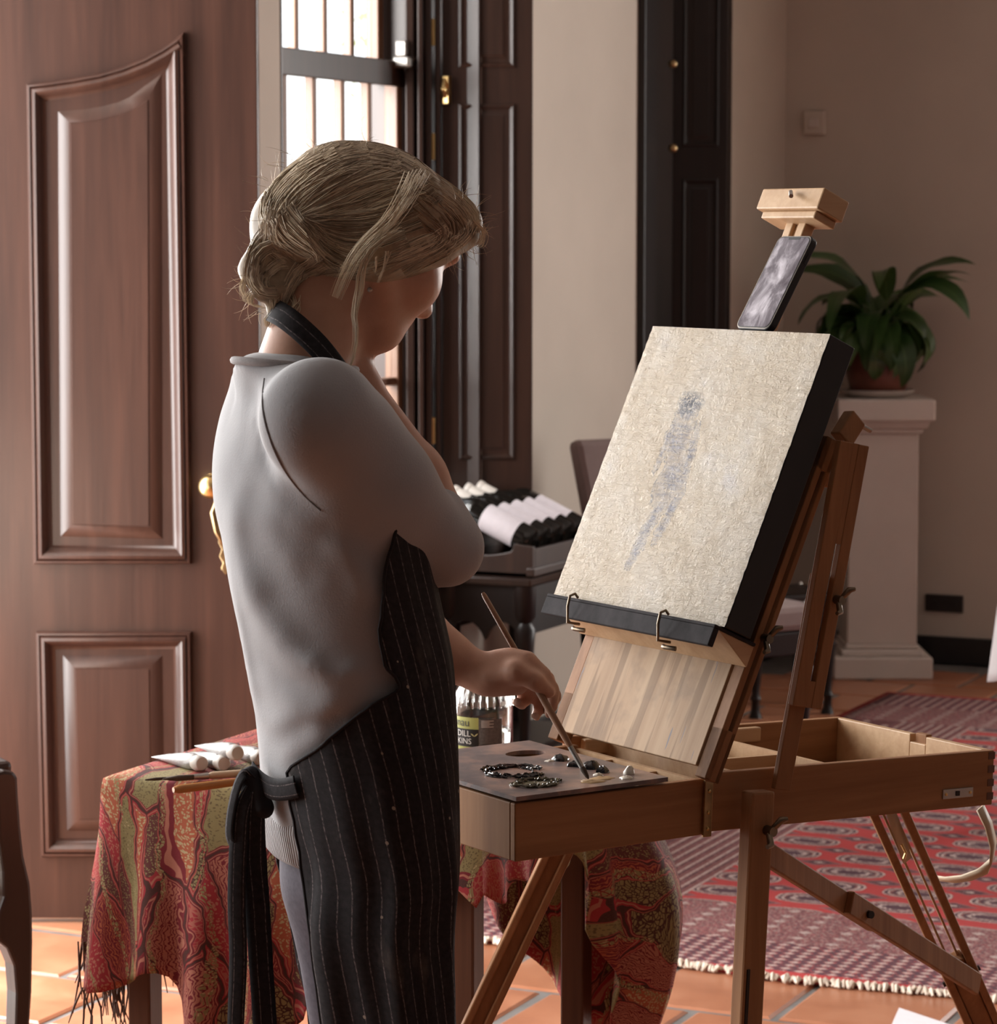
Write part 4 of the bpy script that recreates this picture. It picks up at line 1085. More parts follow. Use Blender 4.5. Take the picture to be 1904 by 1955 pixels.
# --- canvas
def m_paint():
    t = NT('impasto_painting'); uv = t.coord('UV'); u, v, _ = t.sep(uv)
    n0 = t.noise(uv, 3.0, 5, .6); n1 = t.noise(uv, 20, 8, .72, .25); n2 = t.noise(uv, 75, 6, .75, .2)
    st = t.noise(t.coord('UV', scale=(10, 70, 1), rot=(0, 0, .9)), 1.0, 6, .7, .5)
    base = t.ramp(n0, [(.25, (.52, .38, .23)), (.45, (.68, .54, .365)), (.6, (.74, .63, .49)), (.78, (.64, .60, .63))])
    base = t.mix(t.math('MULTIPLY', t.math('GREATER_THAN', n2, .60), .30), base, (.62, .50, .33))
    base = t.mix(t.ramp(n1, [(.68, (0,) * 3), (.78, (.75,) * 3)]), base, (.34, .27, .20))
    # the smudged grey figure: a few soft blobs bent by noise
    wob = t.n('ShaderNodeTexNoise', i_Scale=16.0, i_Detail=6.0, i_Roughness=.65); t.l(uv, wob.inputs['Vector'])
    vv = t.n('ShaderNodeVectorMath'); vv.operation = 'MULTIPLY_ADD'; t.l(wob.outputs['Color'], vv.inputs[0]); vv.inputs[1].default_value = (.075, .075, 0); t.l(uv, vv.inputs[2])
    su, sv, _ = t.sep(vv.outputs[0])
    def blob(cx, cy, rx, ry, ang):
        a, b = math.cos(ang), math.sin(ang)
        dx = t.math('SUBTRACT', su, cx + .0375); dy = t.math('SUBTRACT', sv, cy + .0375)
        p = t.math('DIVIDE', t.math('ADD', t.math('MULTIPLY', dx, a), t.math('MULTIPLY', dy, b)), rx)
        q = t.math('DIVIDE', t.math('SUBTRACT', t.math('MULTIPLY', dy, a), t.math('MULTIPLY', dx, b)), ry)
        d = t.math('ADD', t.math('MULTIPLY', p, p), t.math('MULTIPLY', q, q))
        return t.math('SUBTRACT', 1.0, d, clamp=True)
    body = None
    for bl in ((.385, .705, .075, .045, 0), (.39, .60, .085, .10, .05), (.44, .45, .085, .13, -.20), (.335, .58, .022, .12, -.10), (.49, .53, .03, .14, .1), (.41, .31, .034, .12, -.30), (.49, .34, .03, .13, -.22), (.385, .20, .035, .07, -.2)):
        q = blob(*bl); body = q if body is None else t.math('MAXIMUM', body, q)
    mask = t.math('MULTIPLY', t.math('POWER', body, .8), t.ramp(t.math('ADD', t.math('MULTIPLY', st, .6), t.math('MULTIPLY', n2, .4)), [(.38, (.12,) * 3), (.58, (1,) * 3)]))
    c = t.mix(t.math('MULTIPLY', mask, 1.0, clamp=True), base, (.20, .195, .25))
    ol = t.math('MULTIPLY', t.ramp(body, [(.02, (0,) * 3), (.12, (1,) * 3), (.3, (0,) * 3)]), t.math('GREATER_THAN', n2, .50))
    c = t.mix(t.math('MULTIPLY', ol, .8), c, (.10, .10, .13))
    hd = blob(.385, .73, .085, .055, 0)
    c = t.mix(t.math('MULTIPLY', t.math('MULTIPLY', hd, t.math('GREATER_THAN', n2, .47)), 1.0), c, (.05, .05, .07))
    hgt = t.math('ADD', t.math('ADD', t.math('MULTIPLY', n1, .9), t.math('MULTIPLY', n2, .6)), t.math('MULTIPLY', st, .9))
    t.bump(hgt, .0085, 1.0)
    return t.out(c, .42, 0, .4)
cv = root('canvas', 'deep edged square canvas with a grey smudged figure on cream impasto', 'canvas', rz(EY) @ np.array(TL @ Vector((CS + .001, -.033, CN))) + EO, EY)
WC, HCV, TC = .346, .3655, .042
oc = TL @ Vector((CS + .001, -.033, CN))
TCV = Matrix.Translation(-oc) @ TL @ Matrix.Translation((CS + .001, -.033, CN))
m_edge = m_plain('black_canvas_edge', (.010, .008, .008), .55, var=.3)
MB().box((0, 0, 0), (HCV, WC, TC - .001), TCV).build('stretcher', m_edge, cv, bevel=.0015)
rng = random.Random(6); N1, N2 = 60, 56
rows, uvs = [], []
for i in range(N1 + 1):
    r_, u_ = [], []
    for k in range(N2 + 1):
        a = i / N1; b = k / N2; ed = i in (0, N1) or k in (0, N2)
        hz = 0 if ed else rng.uniform(0, .0011)
        r_.append(TCV @ Vector((HCV * a + (rng.uniform(-.0008, .0008) if not ed else 0), WC * b + (rng.uniform(-.0006, .0006) if ed else 0), TC + hz))); u_.append((1 - b, a))
    rows.append(r_); uvs.append(u_)
MB().grid(rows, False, uvs).build('painted_face', m_paint(), cv, smooth=180)

# --- phone standing on the canvas edge
ph = root('mobile_phone', 'black smartphone with a cloudy grey picture leaning on the easel mast', 'phone', rz(EY) @ np.array(TL @ Vector((CS + .001 + HCV + .0015, .085, CN + .03))) + EO, EY)
op = TL @ Vector((CS + .001 + HCV + .0015, .085, CN + .03))
TP = Matrix.Translation(-op) @ TL @ Matrix.Translation((CS + .001 + HCV + .0015, .085, CN + .030)) @ Matrix.Rotation(math.radians(7), 4, 'Y')
PW, PHH, PT = .066, .132, .0095
def rrect(w, h, r, n=6):
    pts = []
    for cx_, cy_, a0_ in ((h - r, w - r, 0), (r, w - r, math.pi / 2), (r, r, math.pi), (h - r, r, 1.5 * math.pi)):
        for k in range(n + 1):
            a = a0_ + math.pi / 2 * k / n; pts.append((cx_ + r * math.cos(a), cy_ + r * math.sin(a)))
    return pts
def slab(pts, z0, z1, M_):
    n = len(pts); mb = MB()
    return mb.add([(x, y, z0) for x, y in pts] + [(x, y, z1) for x, y in pts], [tuple(reversed(range(n))), tuple(range(n, 2 * n))] + [(i, (i + 1) % n, (i + 1) % n + n, i + n) for i in range(n)], M_)
slab(rrect(PW, PHH, .010), 0, PT, TP).build('case', m_edge, ph, bevel=.0012)
sl = [(x + .0022, y + .0022) for x, y in rrect(PW - .0044, PHH - .0044, .008)]
slab([(x + .0010, y + .0010) for x, y in rrect(PW - .002, PHH - .002, .009)], PT - .001, PT + .0006, TP).build('bezel', M['steel'], ph)
slab(sl, PT, PT + .0010, TP).build('glass_edge', m_edge, ph)
def m_screen():
    t = NT('phone_screen'); v = t.coord(scale=(16, 34, 20)); f = t.noise(v, 1.0, 6, .6, .5)
    c = t.ramp(f, [(.32, (.05, .04, .05)), (.5, (.15, .135, .15)), (.66, (.42, .39, .42)), (.8, (.7, .68, .7))])
    em = t.n('ShaderNodeEmission'); t.l(c, em.inputs[0]); em.inputs[1].default_value = .4
    ad = t.n('ShaderNodeAddShader'); m = t.out(c, .12, 0, .5)
    t.l(t.b.outputs[0], ad.inputs[0]); t.l(em.outputs[0], ad.inputs[1]); t.l(ad.outputs[0], t.t.nodes['Material Output'].inputs[0]); return m
slab([(x + .0034, y + .0034) for x, y in rrect(PW - .0068, PHH - .0068, .007)], PT + .001, PT + .0013, TP).build('screen', m_screen(), ph)
slab([(x + PHH - .0065, y + PW / 2 - .011) for x, y in rrect(.022, .0035, .0015)], PT + .0013, PT + .0016, TP).build('notch', m_edge, ph)
MB().box((PHH * .72, -.0008, PT * .3), (PHH * .82, .001, PT * .65), TP).build('side_button', m_edge, ph)

# --- palette with paint
pal = root('paint_palette', 'rectangular wooden palette with thumb hole and wet dark paint on the drawer', 'palette', EO + np.array([0, 0, DZ1]), EY)
def m_pal():
    t = NT('used_palette'); v = t.coord(); f = t.noise(v, 14, 5, .6); g = t.noise(v, 45, 5, .65, 1.0)
    c = t.ramp(f, [(.33, (.085, .066, .070)), (.48, (.14, .105, .10)), (.62, (.30, .18, .14))])
    c = t.mix(t.math('MULTIPLY', t.math('GREATER_THAN', g, .6), .4), c, (.33, .19, .15))
    t.bump(g, .0006, .6); return t.out(c, .32, 0, .45)
bm = bmesh.new(); X0, X1, Y0, Y1 = -.272, -.062, -.003, .283; hc_ = Vector((-.115, .212)); hr = (.026, .019)
nseg = 32
inner = [bm.verts.new((hc_.x + hr[0] * math.cos(2 * math.pi * k / nseg), hc_.y + hr[1] * math.sin(2 * math.pi * k / nseg), 0)) for k in range(nseg)]
outer = []
for k in range(nseg):
    a = 2 * math.pi * k / nseg; dx, dy = math.cos(a), math.sin(a); ts = []
    if dx > 1e-9: ts.append((X1 - hc_.x) / dx)
    if dx < -1e-9: ts.append((X0 - hc_.x) / dx)
    if dy > 1e-9: ts.append((Y1 - hc_.y) / dy)
    if dy < -1e-9: ts.append((Y0 - hc_.y) / dy)
    t_ = min(ts); outer.append(bm.verts.new((hc_.x + dx * t_, hc_.y + dy * t_, 0)))
corners = [(X1, Y1), (X0, Y1), (X0, Y0), (X1, Y0)]
ang = [math.atan2(y - hc_.y, x - hc_.x) % (2 * math.pi) for x, y in corners]; cvs = [bm.verts.new((x, y, 0)) for x, y in corners]
for k in range(nseg):
    k2 = (k + 1) % nseg; a0_, a1_ = 2 * math.pi * k / nseg, 2 * math.pi * (k + 1) / nseg
    mid = [cvs[i] for i, a in enumerate(ang) if a0_ < a < a1_]
    bm.faces.new([inner[k], outer[k]] + mid + [outer[k2], inner[k2]])
bmesh.ops.recalc_face_normals(bm, faces=bm.faces)
me = bpy.data.meshes.new('board'); bm.to_mesh(me); bm.free()
bo = link('board', me, m_pal(), pal); bo.location.z = .0062
md = bo.modifiers.new('s', 'SOLIDIFY'); md.thickness = .005; md.offset = 0
PZ = .0088
m_pk = NT('wet_black_paint').out((.012, .012, .014), .10, 0, .6); m_pw = m_plain('white_paint_blob', (.70, .64, .54), .3); m_po = m_plain('ochre_paint', (.42, .27, .13), .25, var=.3, scale=60)
m_pg = m_plain('olive_grey_paint', (.10, .085, .05), .12, var=.5, scale=60)
def blob(x, y, rx, ry, h_, mat, seed, nm='paint_blob'):
    r_ = random.Random(seed); rows = []
    off = [r_.uniform(.75, 1.25) for _ in range(14)]
    for i in range(6):
        e = (math.pi / 2) * i / 5
        rows.append([(x + rx * math.cos(e) * off[k] * math.cos(2 * math.pi * k / 14), y + ry * math.cos(e) * off[k] * math.sin(2 * math.pi * k / 14), PZ - .0004 + h_ * math.sin(e) * r_.uniform(.8, 1.2)) for k in range(14)])
    MB().grid(rows, True).build(nm, mat, pal, smooth=60)
def pxl(px, py): return loc(atz(px, py, DZ1 + PZ))
for i, (px, py, w, h_, m_) in enumerate(((1070, 1451, .010, .007, m_pk), (1098, 1462, .010, .006, m_pk), (1128, 1466, .012, .008, m_pk), (1150, 1474, .008, .007, m_pk), (1203, 1477, .007, .009, m_pw), (1197, 1486, .008, .003, m_pw), (1142, 1480, .006, .003, m_pw), (1130, 1492, .016, .002, m_po), (1150, 1486, .014, .002, m_po), (1050, 1453, .006, .002, m_pw))):
    p = pxl(px, py); blob(p[0], p[1], w, w * .9, h_, m_, i)
rng = random.Random(9)
def smear(px, py, rx, ry, mat, n, seed):
    r_ = random.Random(seed); c = pxl(px, py); mb = MB()
    for k in range(n):
        a0_ = r_.uniform(0, 2 * math.pi); q = r_.uniform(.62, 1.12); pts = []; L_ = r_.uniform(.25, 1.0)
        for j in range(7):
            a = a0_ + L_ * j / 6; pts.append((c[0] + rx * q * math.cos(a), c[1] + ry * q * math.sin(a), PZ + r_.uniform(-.0004, .0026)))
        mb.tube(pts, [.0004] + [r_.uniform(.0006, .0022) for _ in range(5)] + [.0004], 5)
    mb.build('paint_smear', mat, pal, smooth=60)
smear(980, 1474, .036, .036, m_pk, 60, 1); smear(1022, 1496, .030, .022, m_pg, 46, 2)
p = pxl(1018, 1496); blob(p[0], p[1], .022, .016, .0015, m_pg, 77)
# ------------------------------------------------------------------ signed-distance modelling for the figure (camera-heading frame)
def smin(a, b, k):
    h_ = np.maximum(k - np.abs(a - b), 0.0) / k
    return np.minimum(a, b) - h_ * h_ * k * .25
def smax(a, b, k): return -smin(-a, -b, k)
def s_cone(a, b, r1, r2):
    a = np.array(a, float); b = np.array(b, float); ba = b - a; l2 = ba @ ba
    def f(p):
        pa = p - a; h_ = np.clip(pa @ ba / l2, 0, 1)
        return np.linalg.norm(pa - h_[:, None] * ba, axis=1) - (r1 + (r2 - r1) * h_)
    return f
def s_ell(c, rad, R=None):
    c = np.array(c, float); rad = np.array(rad, float); R = np.eye(3) if R is None else R
    def f(p):
        q = (p - c) @ R
        k0 = np.linalg.norm(q / rad, axis=1); k1 = np.linalg.norm(q / rad ** 2, axis=1) + 1e-9
        return k0 * (k0 - 1.0) / k1
    return f
def s_torus(c, R, R0, r):
    c = np.array(c, float)
    def f(p):
        q = (p - c) @ R
        return np.sqrt((np.sqrt(q[:, 0] ** 2 + q[:, 1] ** 2) - R0) ** 2 + q[:, 2] ** 2) - r
    return f
def crom(tab, n=160):
    """Dense smooth interpolation of a table of rows keyed on its first column (sorted)."""
    tab = np.array(tab, float); k = tab[:, 0]; xs = np.linspace(k[0], k[-1], n); out = np.zeros((n, tab.shape[1])); out[:, 0] = xs
    for c in range(1, tab.shape[1]):
        y = tab[:, c]; m = np.gradient(y, k); i = np.clip(np.searchsorted(k, xs) - 1, 0, len(k) - 2)
        h_ = k[i + 1] - k[i]; t = (xs - k[i]) / h_
        out[:, c] = (2 * t ** 3 - 3 * t ** 2 + 1) * y[i] + (t ** 3 - 2 * t ** 2 + t) * h_ * m[i] + (-2 * t ** 3 + 3 * t ** 2) * y[i + 1] + (t ** 3 - t ** 2) * h_ * m[i + 1]
    return out
PSI = math.radians(33.0); FW = np.array([math.cos(PSI), math.sin(PSI), 0]); RT = np.array([math.sin(PSI), -math.cos(PSI), 0])
PY0 = 3.05
def P(px, py, dy=0.0): return aty(px, py, PY0 + dy)
class Loft:
    """Stacked ellipses: rows z, cx, cy, a (along FW), b (along RT)."""
    def __init__(s, rows): s.t = crom(sorted(rows)); s.z0, s.z1 = s.t[0, 0], s.t[-1, 0]
    def at(s, z): return [np.interp(z, s.t[:, 0], s.t[:, c]) for c in range(1, 5)]
    def sdf(s, p, grow=0.0):
        cx, cy, a, b = s.at(p[:, 2]); a = np.maximum(a + grow, .006); b = np.maximum(b + grow, .006)
        dx = p[:, 0] - cx; dy = p[:, 1] - cy
        u = dx * FW[0] + dy * FW[1]; v = dx * RT[0] + dy * RT[1]
        k0 = np.sqrt((u / a) ** 2 + (v / b) ** 2); k1 = np.sqrt((u / a ** 2) ** 2 + (v / b ** 2) ** 2) + 1e-6
        d = k0 * (k0 - 1) / k1
        d = np.where(k0 < .05, -np.minimum(a, b), d)
        return smax(d, np.maximum(p[:, 2] - s.z1, s.z0 - p[:, 2]), .02)
    def pt(s, t, z, grow=0.0):
        cx, cy, a, b = [float(q) for q in s.at(z)]
        q = (a + grow) * math.cos(t) * FW + (b + grow) * math.sin(t) * RT
        return np.array([cx + q[0], cy + q[1], z])
def sect(py, l, r, b, dy=0.0):
    pl_, pr_ = P(l - 4, py, dy), P(r, py, dy); ex = (pr_[0] - pl_[0]) / 2
    b = min(b, ex / abs(RT[0]) * .93); a = math.sqrt(max(1e-6, ex ** 2 - (b * RT[0]) ** 2)) / FW[0]
    return (pl_[2], (pl_[0] + pr_[0]) / 2, PY0 + dy, a, b)
def proj(p):
    x, y, z = p[0], p[1], p[2] - CAMH; d = y * CP - z * SP; v = y * SP + z * CP
    return 952 + FPX * x / d, 977.5 - FPX * v / d
def surface(f, lo, hi, h_, B=26):
    """Sparse surface nets of the zero set of f inside the box."""
    lo = np.array(lo, float); n = np.ceil((np.array(hi) - lo) / h_).astype(int); nb = np.ceil(n / B).astype(int)
    R = B * h_ * .5 * math.sqrt(3) * 1.25 + .02
    cs = np.array([(i, j, k) for i in range(nb[0]) for j in range(nb[1]) for k in range(nb[2])])
    d0 = f(lo + (cs + .5) * B * h_); cs = cs[np.abs(d0) < R]
    keysL, posL, quadL = [], [], []
    SX_, SY_ = 1 << 20, 1 << 10
    g = np.arange(-1, B + 1)
    G = np.stack(np.meshgrid(g, g, g, indexing='ij'), -1).reshape(-1, 3)
    m = B + 2
    corner = np.array([(i, j, k) for i in (0, 1) for j in (0, 1) for k in (0, 1)])
    edges = [(a, b) for a in range(8) for b in range(a + 1, 8) if np.abs(corner[a] - corner[b]).sum() == 1]
    for c in cs:
        base = c * B
        V = f(lo + (G + base) * h_).reshape(m, m, m)
        ins = V < 0
        if ins.all() or not ins.any(): continue
        n_ = m - 1
        cv_ = np.stack([V[a:a + n_, b:b + n_, d:d + n_] for a, b, d in corner], -1)
        inside = cv_ < 0; act = inside.any(-1) & ~inside.all(-1)
        idx = np.argwhere(act); vals = cv_[act]
        acc = np.zeros((len(idx), 3)); cnt = np.zeros(len(idx))
        for a, b in edges:
            va, vb = vals[:, a], vals[:, b]; cr = (va < 0) != (vb < 0)
            t = np.where(cr, va / np.where(cr, va - vb, 1), 0)
            acc += np.where(cr[:, None], corner[a] + t[:, None] * (corner[b] - corner[a]), 0); cnt += cr
        pos = lo + (idx - 1 + base + acc / cnt[:, None]) * h_
        gi = idx - 1 + base + 2
        keysL.append(gi[:, 0] * SX_ + gi[:, 1] * SY_ + gi[:, 2]); posL.append(pos)
        for ax in range(3):
            sl0 = [slice(1, B + 1)] * 3; sl1 = list(sl0); sl1[ax] = slice(2, B + 2)
            a = ins[tuple(sl0)]; b = ins[tuple(sl1)]; ch_ = np.argwhere(a != b)
            if not len(ch_): continue
            fl_ = a[tuple(ch_.T)]
            e = ch_ + base + 2                     # cell index (i,j,k) with corner index i
            u, w = [(1, 2), (2, 0), (0, 1)][ax]
            def key(du, dw):
                q = e.copy(); q[:, u] -= du; q[:, w] -= dw
                return q[:, 0] * SX_ + q[:, 1] * SY_ + q[:, 2]
            Q = np.stack([key(0, 0), key(1, 0), key(1, 1), key(0, 1)], 1)
            Q[~fl_] = Q[~fl_][:, ::-1]
            quadL.append(Q)
    keys = np.concatenate(keysL); pos = np.concatenate(posL); quads = np.concatenate(quadL)
    uk, first_ = np.unique(keys, return_index=True)
    vi = np.searchsorted(uk, quads); ok = (uk[np.clip(vi, 0, len(uk) - 1)] == quads).all(1)
    return pos[first_], vi[ok]
def sdf_mesh(name, f, lo, hi, h_, mat, parent, smooth_it=2, relax=.5):
    v, q = surface(f, lo, hi, h_)
    me = bpy.data.meshes.new(name); v0 = v - np.array(ORIG)
    me.from_pydata(v0.tolist(), [], q.tolist()); me.update()
    bm = bmesh.new(); bm.from_mesh(me)
    for _ in range(smooth_it): bmesh.ops.smooth_vert(bm, verts=bm.verts, factor=relax, use_axis_x=True, use_axis_y=True, use_axis_z=True)
    bmesh.ops.recalc_face_normals(bm, faces=bm.faces)
    bm.to_mesh(me); bm.free(); me.shade_smooth()
    return link(name, me, mat, parent)
class Union:
    """Smooth union of (sdf, k) with culling by the value at block level."""
    def __init__(s): s.l = []
    def add(s, f, k=.02): s.l.append((f, k)); return s
    def __call__(s, p):
        p = np.asarray(p); d = None
        if len(p) > 2000:
            c = (p[0] + p[-1]) / 2; R = np.linalg.norm(p[-1] - p[0]) / 2; c = c[None]
            vals = [f(c)[0] for f, k in s.l]; m = min(vals)
            use = [(f, k) for (f, k), q in zip(s.l, vals) if q < m + 2.3 * R + .06]
        else: use = s.l
        for f, k in use:
            q = f(p); d = q if d is None else smin(d, q, k)
        return d

# ------------------------------------------------------------------ the painter
gp = P(700, 1600); ORIG = (gp[0], PY0, 0.0)
who = root('person', 'blonde woman in grey sweater and striped apron, head bowed, painting', 'person', ORIG, 0)
def m_skin():
    t = NT('skin'); v = t.coord(); f = t.noise(v, 30, 4); g = t.noise(v, 400, 3)
    c = t.ramp(f, [(.3, (.50, .265, .18)), (.7, (.58, .33, .235))]); t.bump(g, .0004, .4)
    m = t.out(c, .48, 0, .4); t.b.inputs['Subsurface Weight'].default_value = .12; t.b.inputs['Subsurface Radius'].default_value = (.012, .005, .003); t.b.inputs['Subsurface Scale'].default_value = .6
    return m
M['skin'] = m_skin()
def m_knit():
    t = NT('grey_fine_knit'); v = t.coord(); f = t.noise(v, 9, 3); g = t.noise(v, 420, 3, .7)
    c = t.ramp(f, [(.3, (.325, .322, .335)), (.7, (.36, .357, .37))]); c = t.mix(t.math('MULTIPLY', g, .25), c, (.26, .24, .24))
    t.bump(g, .0007, .6); m = t.out(c, .85, 0, .15); t.b.inputs['Sheen Weight'].default_value = .35; t.b.inputs['Sheen Roughness'].default_value = .5
    return m
M['knit'] = m_knit()
M['denim'] = m_plain('grey_denim', (.105, .095, .115), .8, var=.18, scale=160, spec=.2)

TORSO = [sect(672, 470, 652, .048), sect(690, 453, 666, .058), sect(718, 440, 690, .10), sect(750, 428, 720, .130), sect(800, 410, 748, .150), sect(880, 398, 775, .155), sect(960, 402, 790, .15),
         sect(1050, 424, 806, .142), sect(1150, 448, 826, .136), sect(1250, 468, 846, .134), sect(1350, 482, 854, .138), sect(1450, 490, 860, .146), sect(1550, 496, 862, .150), sect(1640, 508, 862, .150)]
torso = Loft(TORSO)
# --- body: head, neck, torso core, arms and hands as one surface
hc = P(703, 437, .05); hh_ = math.radians(39); hp_ = math.radians(33)
fH = np.array([math.cos(hh_) * math.cos(hp_), math.sin(hh_) * math.cos(hp_), -math.sin(hp_)])
uH = np.array([math.cos(hh_) * math.sin(hp_), math.sin(hh_) * math.sin(hp_), math.cos(hp_)])
lH = np.cross(uH, fH)                                         # her left
RH = np.stack([fH, lH, uH], 1)
def H(x, y, z): return hc + fH * x + lH * y + uH * z
body = Union()
body.add(lambda p: torso.sdf(p, -.042), .02)
body.add(s_cone(P(566, 740, .0), P(628, 560, .03), .051, .050), .02)
body.add(s_ell(H(-.012, 0, .0), (.090, .071, .072), RH), .02)
body.add(s_ell(H(.040, 0, -.026), (.060, .059, .074), RH), .025)
body.add(s_ell(H(.070, 0, -.087), (.023, .025, .021), RH), .030)
for sg in (-1, 1):
    body.add(s_cone(H(.0, sg * .051, -.056), H(.060, sg * .018, -.092), .020, .016), .028)
    body.add(s_ell(H(.062, sg * .038, -.030), (.026, .024, .026), RH), .025)      # cheeks
    body.add(s_ell(H(.084, sg * .030, .020), (.014, .026, .010), RH), .018)      # brow
    body.add(s_ell(H(-.004, sg * .074, -.012), (.018, .009, .030), RH), .008)    # ears
    body.add(s_cone(H(.101, sg * .008, -.040), H(.094, sg * .011, -.043), .0065, .006), .008)  # nostril wings
body.add(s_cone(H(.091, 0, .014), H(.110, 0, -.030), .0075, .0095), .014)
body.add(s_ell(H(.112, 0, -.035), (.0105, .0095, .009), RH), .008)
body.add(s_ell(H(.0885, 0, -.059), (.0125, .022, .0060), RH), .007)
body.add(s_ell(H(.0865, 0, -.0695), (.0125, .019, .0065), RH), .007)
sh_R, el_R, wr_R = P(610, 800, -.13), P(852, 1052, -.03), P(684, 738, .035)
body.add(s_cone(sh_R, el_R, .042, .032), .02)
body.add(s_cone(el_R + np.array([0, .012, .008]), P(790, 905, .0), .034, .033), .012)
body.add(s_cone(P(795, 915, 0), wr_R, .033, .023), .012)
# right hand folded against the throat
palm = P(656, 684, .045)
body.add(s_cone(wr_R, palm, .023, .028), .014)
kn = [P(632, 652, .020), P(626, 650, .040), P(626, 652, .060), P(632, 660, .078)]
mid = [P(606, 640, .030), P(600, 636, .052), P(602, 640, .072), P(612, 652, .088)]
tip = [P(590, 656, .044), P(584, 652, .064), P(588, 658, .082), P(600, 668, .094)]
for a, b, c in zip(kn, mid, tip):
    body.add(s_cone(palm, a, .018, .0105), .006); body.add(s_cone(a, b, .0095, .0085), .003); body.add(s_cone(b, c, .0085, .0068), .003)
body.add(s_cone(palm, P(662, 648, .030), .014, .0095), .006); body.add(s_cone(P(662, 648, .030), P(656, 622, .026), .0095, .0075), .003)
# left arm reaching to the palette
sh_L, el_L, wr_L = P(640, 790, .16), P(712, 1110, .245), P(925, 1288, .205)
body.add(s_cone(sh_L, el_L, .046, .036), .02)
body.add(s_cone(el_L, P(850, 1252, .215), .036, .029), .012)
body.add(s_cone(P(850, 1252, .215), wr_L, .029, .0215), .012)
HD = .205
k_i, k_m = P(1006, 1262, HD - .012), P(1012, 1270, HD + .008)
body.add(s_cone(wr_L, P(975, 1278, HD), .0215, .024), .012)
body.add(s_cone(P(960, 1272, HD), k_i, .019, .0125), .010); body.add(s_cone(P(960, 1280, HD + .01), k_m, .019, .013), .010)
body.add(s_cone(P(950, 1292, HD), P(985, 1298, HD), .022, .018), .012)
def finger(pts, rad, k=.0022):
    for a, b, ra, rb in zip(pts, pts[1:], rad, rad[1:]): body.add(s_cone(a, b, ra, rb), k)
finger([k_i, P(1038, 1288, HD - .010), P(1057, 1318, HD - .006), P(1055, 1352, HD - .003)], [.0115, .0092, .0080, .0066])       # index
finger([k_m, P(1044, 1296, HD + .012), P(1060, 1330, HD + .014), P(1048, 1362, HD + .010)], [.0115, .0094, .0082, .0066])      # middle
finger([P(1004, 1290, HD + .022), P(1030, 1318, HD + .028), P(1030, 1348, HD + .024), P(1024, 1368, HD + .016)], [.0115, .0090, .0078, .0062])   # ring
finger([P(990, 1302, HD + .026), P(1006, 1332, HD + .030), P(996, 1344, HD + .020), P(985, 1340, HD + .010)], [.0105, .0082, .0070, .0058])      # little finger
finger([P(940, 1292, HD - .012), P(985, 1282, HD - .026), P(1020, 1300, HD - .028), P(1048, 1322, HD - .022)], [.0150, .0125, .0098, .0078], .008) # thumb
sk = body
body_f = lambda p: sk(p)
bo_ = sdf_mesh('body', body_f, (-.36, 2.80, .78), (.12, 3.44, 1.68), .0042, M['skin'], who, 1, .4)
# finer head and hand are part of the same surface: subdivide once
bo_.modifiers.new('sub', 'SUBSURF').levels = 1; bo_.modifiers['sub'].render_levels = 1
# finger nails on the brush hand
m_nail = m_plain('finger_nail', (.60, .37, .28), .25, var=.05)
for q, d in ((P(1022, 1366, HD + .008), (0, -1, -.4)), (P(988, 1339, HD + .003), (-.3, -1, 0))):
    MB().lathe([(0, 0), (.0042, 0), (.0046, .0008), (.003, .0018), (0, .002)], 12, Matrix.Translation(Vector(q) - Vector(ORIG)) @ Vector(d).to_track_quat('Z', 'Y').to_matrix().to_4x4(), False).build('nail', m_nail, bo_, smooth=60)
# eye, brow and lips seen at the rim of the cheek
for sg in (-1, 1):
    MB().lathe([(0, -.0115), (.006, -.0098), (.0098, -.006), (.0115, 0), (.0098, .006), (.006, .0098), (0, .0115)], 14, Matrix.Translation(Vector(H(.076, sg * .030, .004)) - Vector(ORIG)), False).build('eye', m_plain('eye_white', (.55, .5, .46), .2), bo_, smooth=60)
    mb = MB()
    for k in range(24):
        a = -1 + 2 * k / 23
        p = Vector(H(.0875 - .010 * abs(a), sg * (.030 + .013 * a), .000)) - Vector(ORIG); e_ = Vector(fH * .008 - uH * .006 + lH * sg * .002 * a)
        mb.tube([p, p + e_], [.0006, .0002], 4)
    mb.build('eyelashes', m_plain('lash', (.03, .02, .015), .6), bo_)
mb = MB()
lipm = m_plain('lips', (.42, .17, .13), .4, var=.06)
mb.tube([Vector(H(.092 - .010 * (a * a), .021 * a, -.0605 + .002 * abs(a))) - Vector(ORIG) for a in (-1, -.5, 0, .5, 1)], [.001, .0045, .0055, .0045, .001], 8)
mb.tube([Vector(H(.0905 - .010 * (a * a), .018 * a, -.069)) - Vector(ORIG) for a in (-1, -.5, 0, .5, 1)], [.001, .005, .006, .005, .001], 8)
mb.build('lips', lipm, bo_, smooth=60)
er = P(706, 553, -.03)
MB().lathe([(0, -.003), (.002, -.002), (.003, 0), (.002, .002), (0, .003)], 8, Matrix.Translation(Vector(er) - Vector(ORIG)), False).build('earring', M['steel'], who)

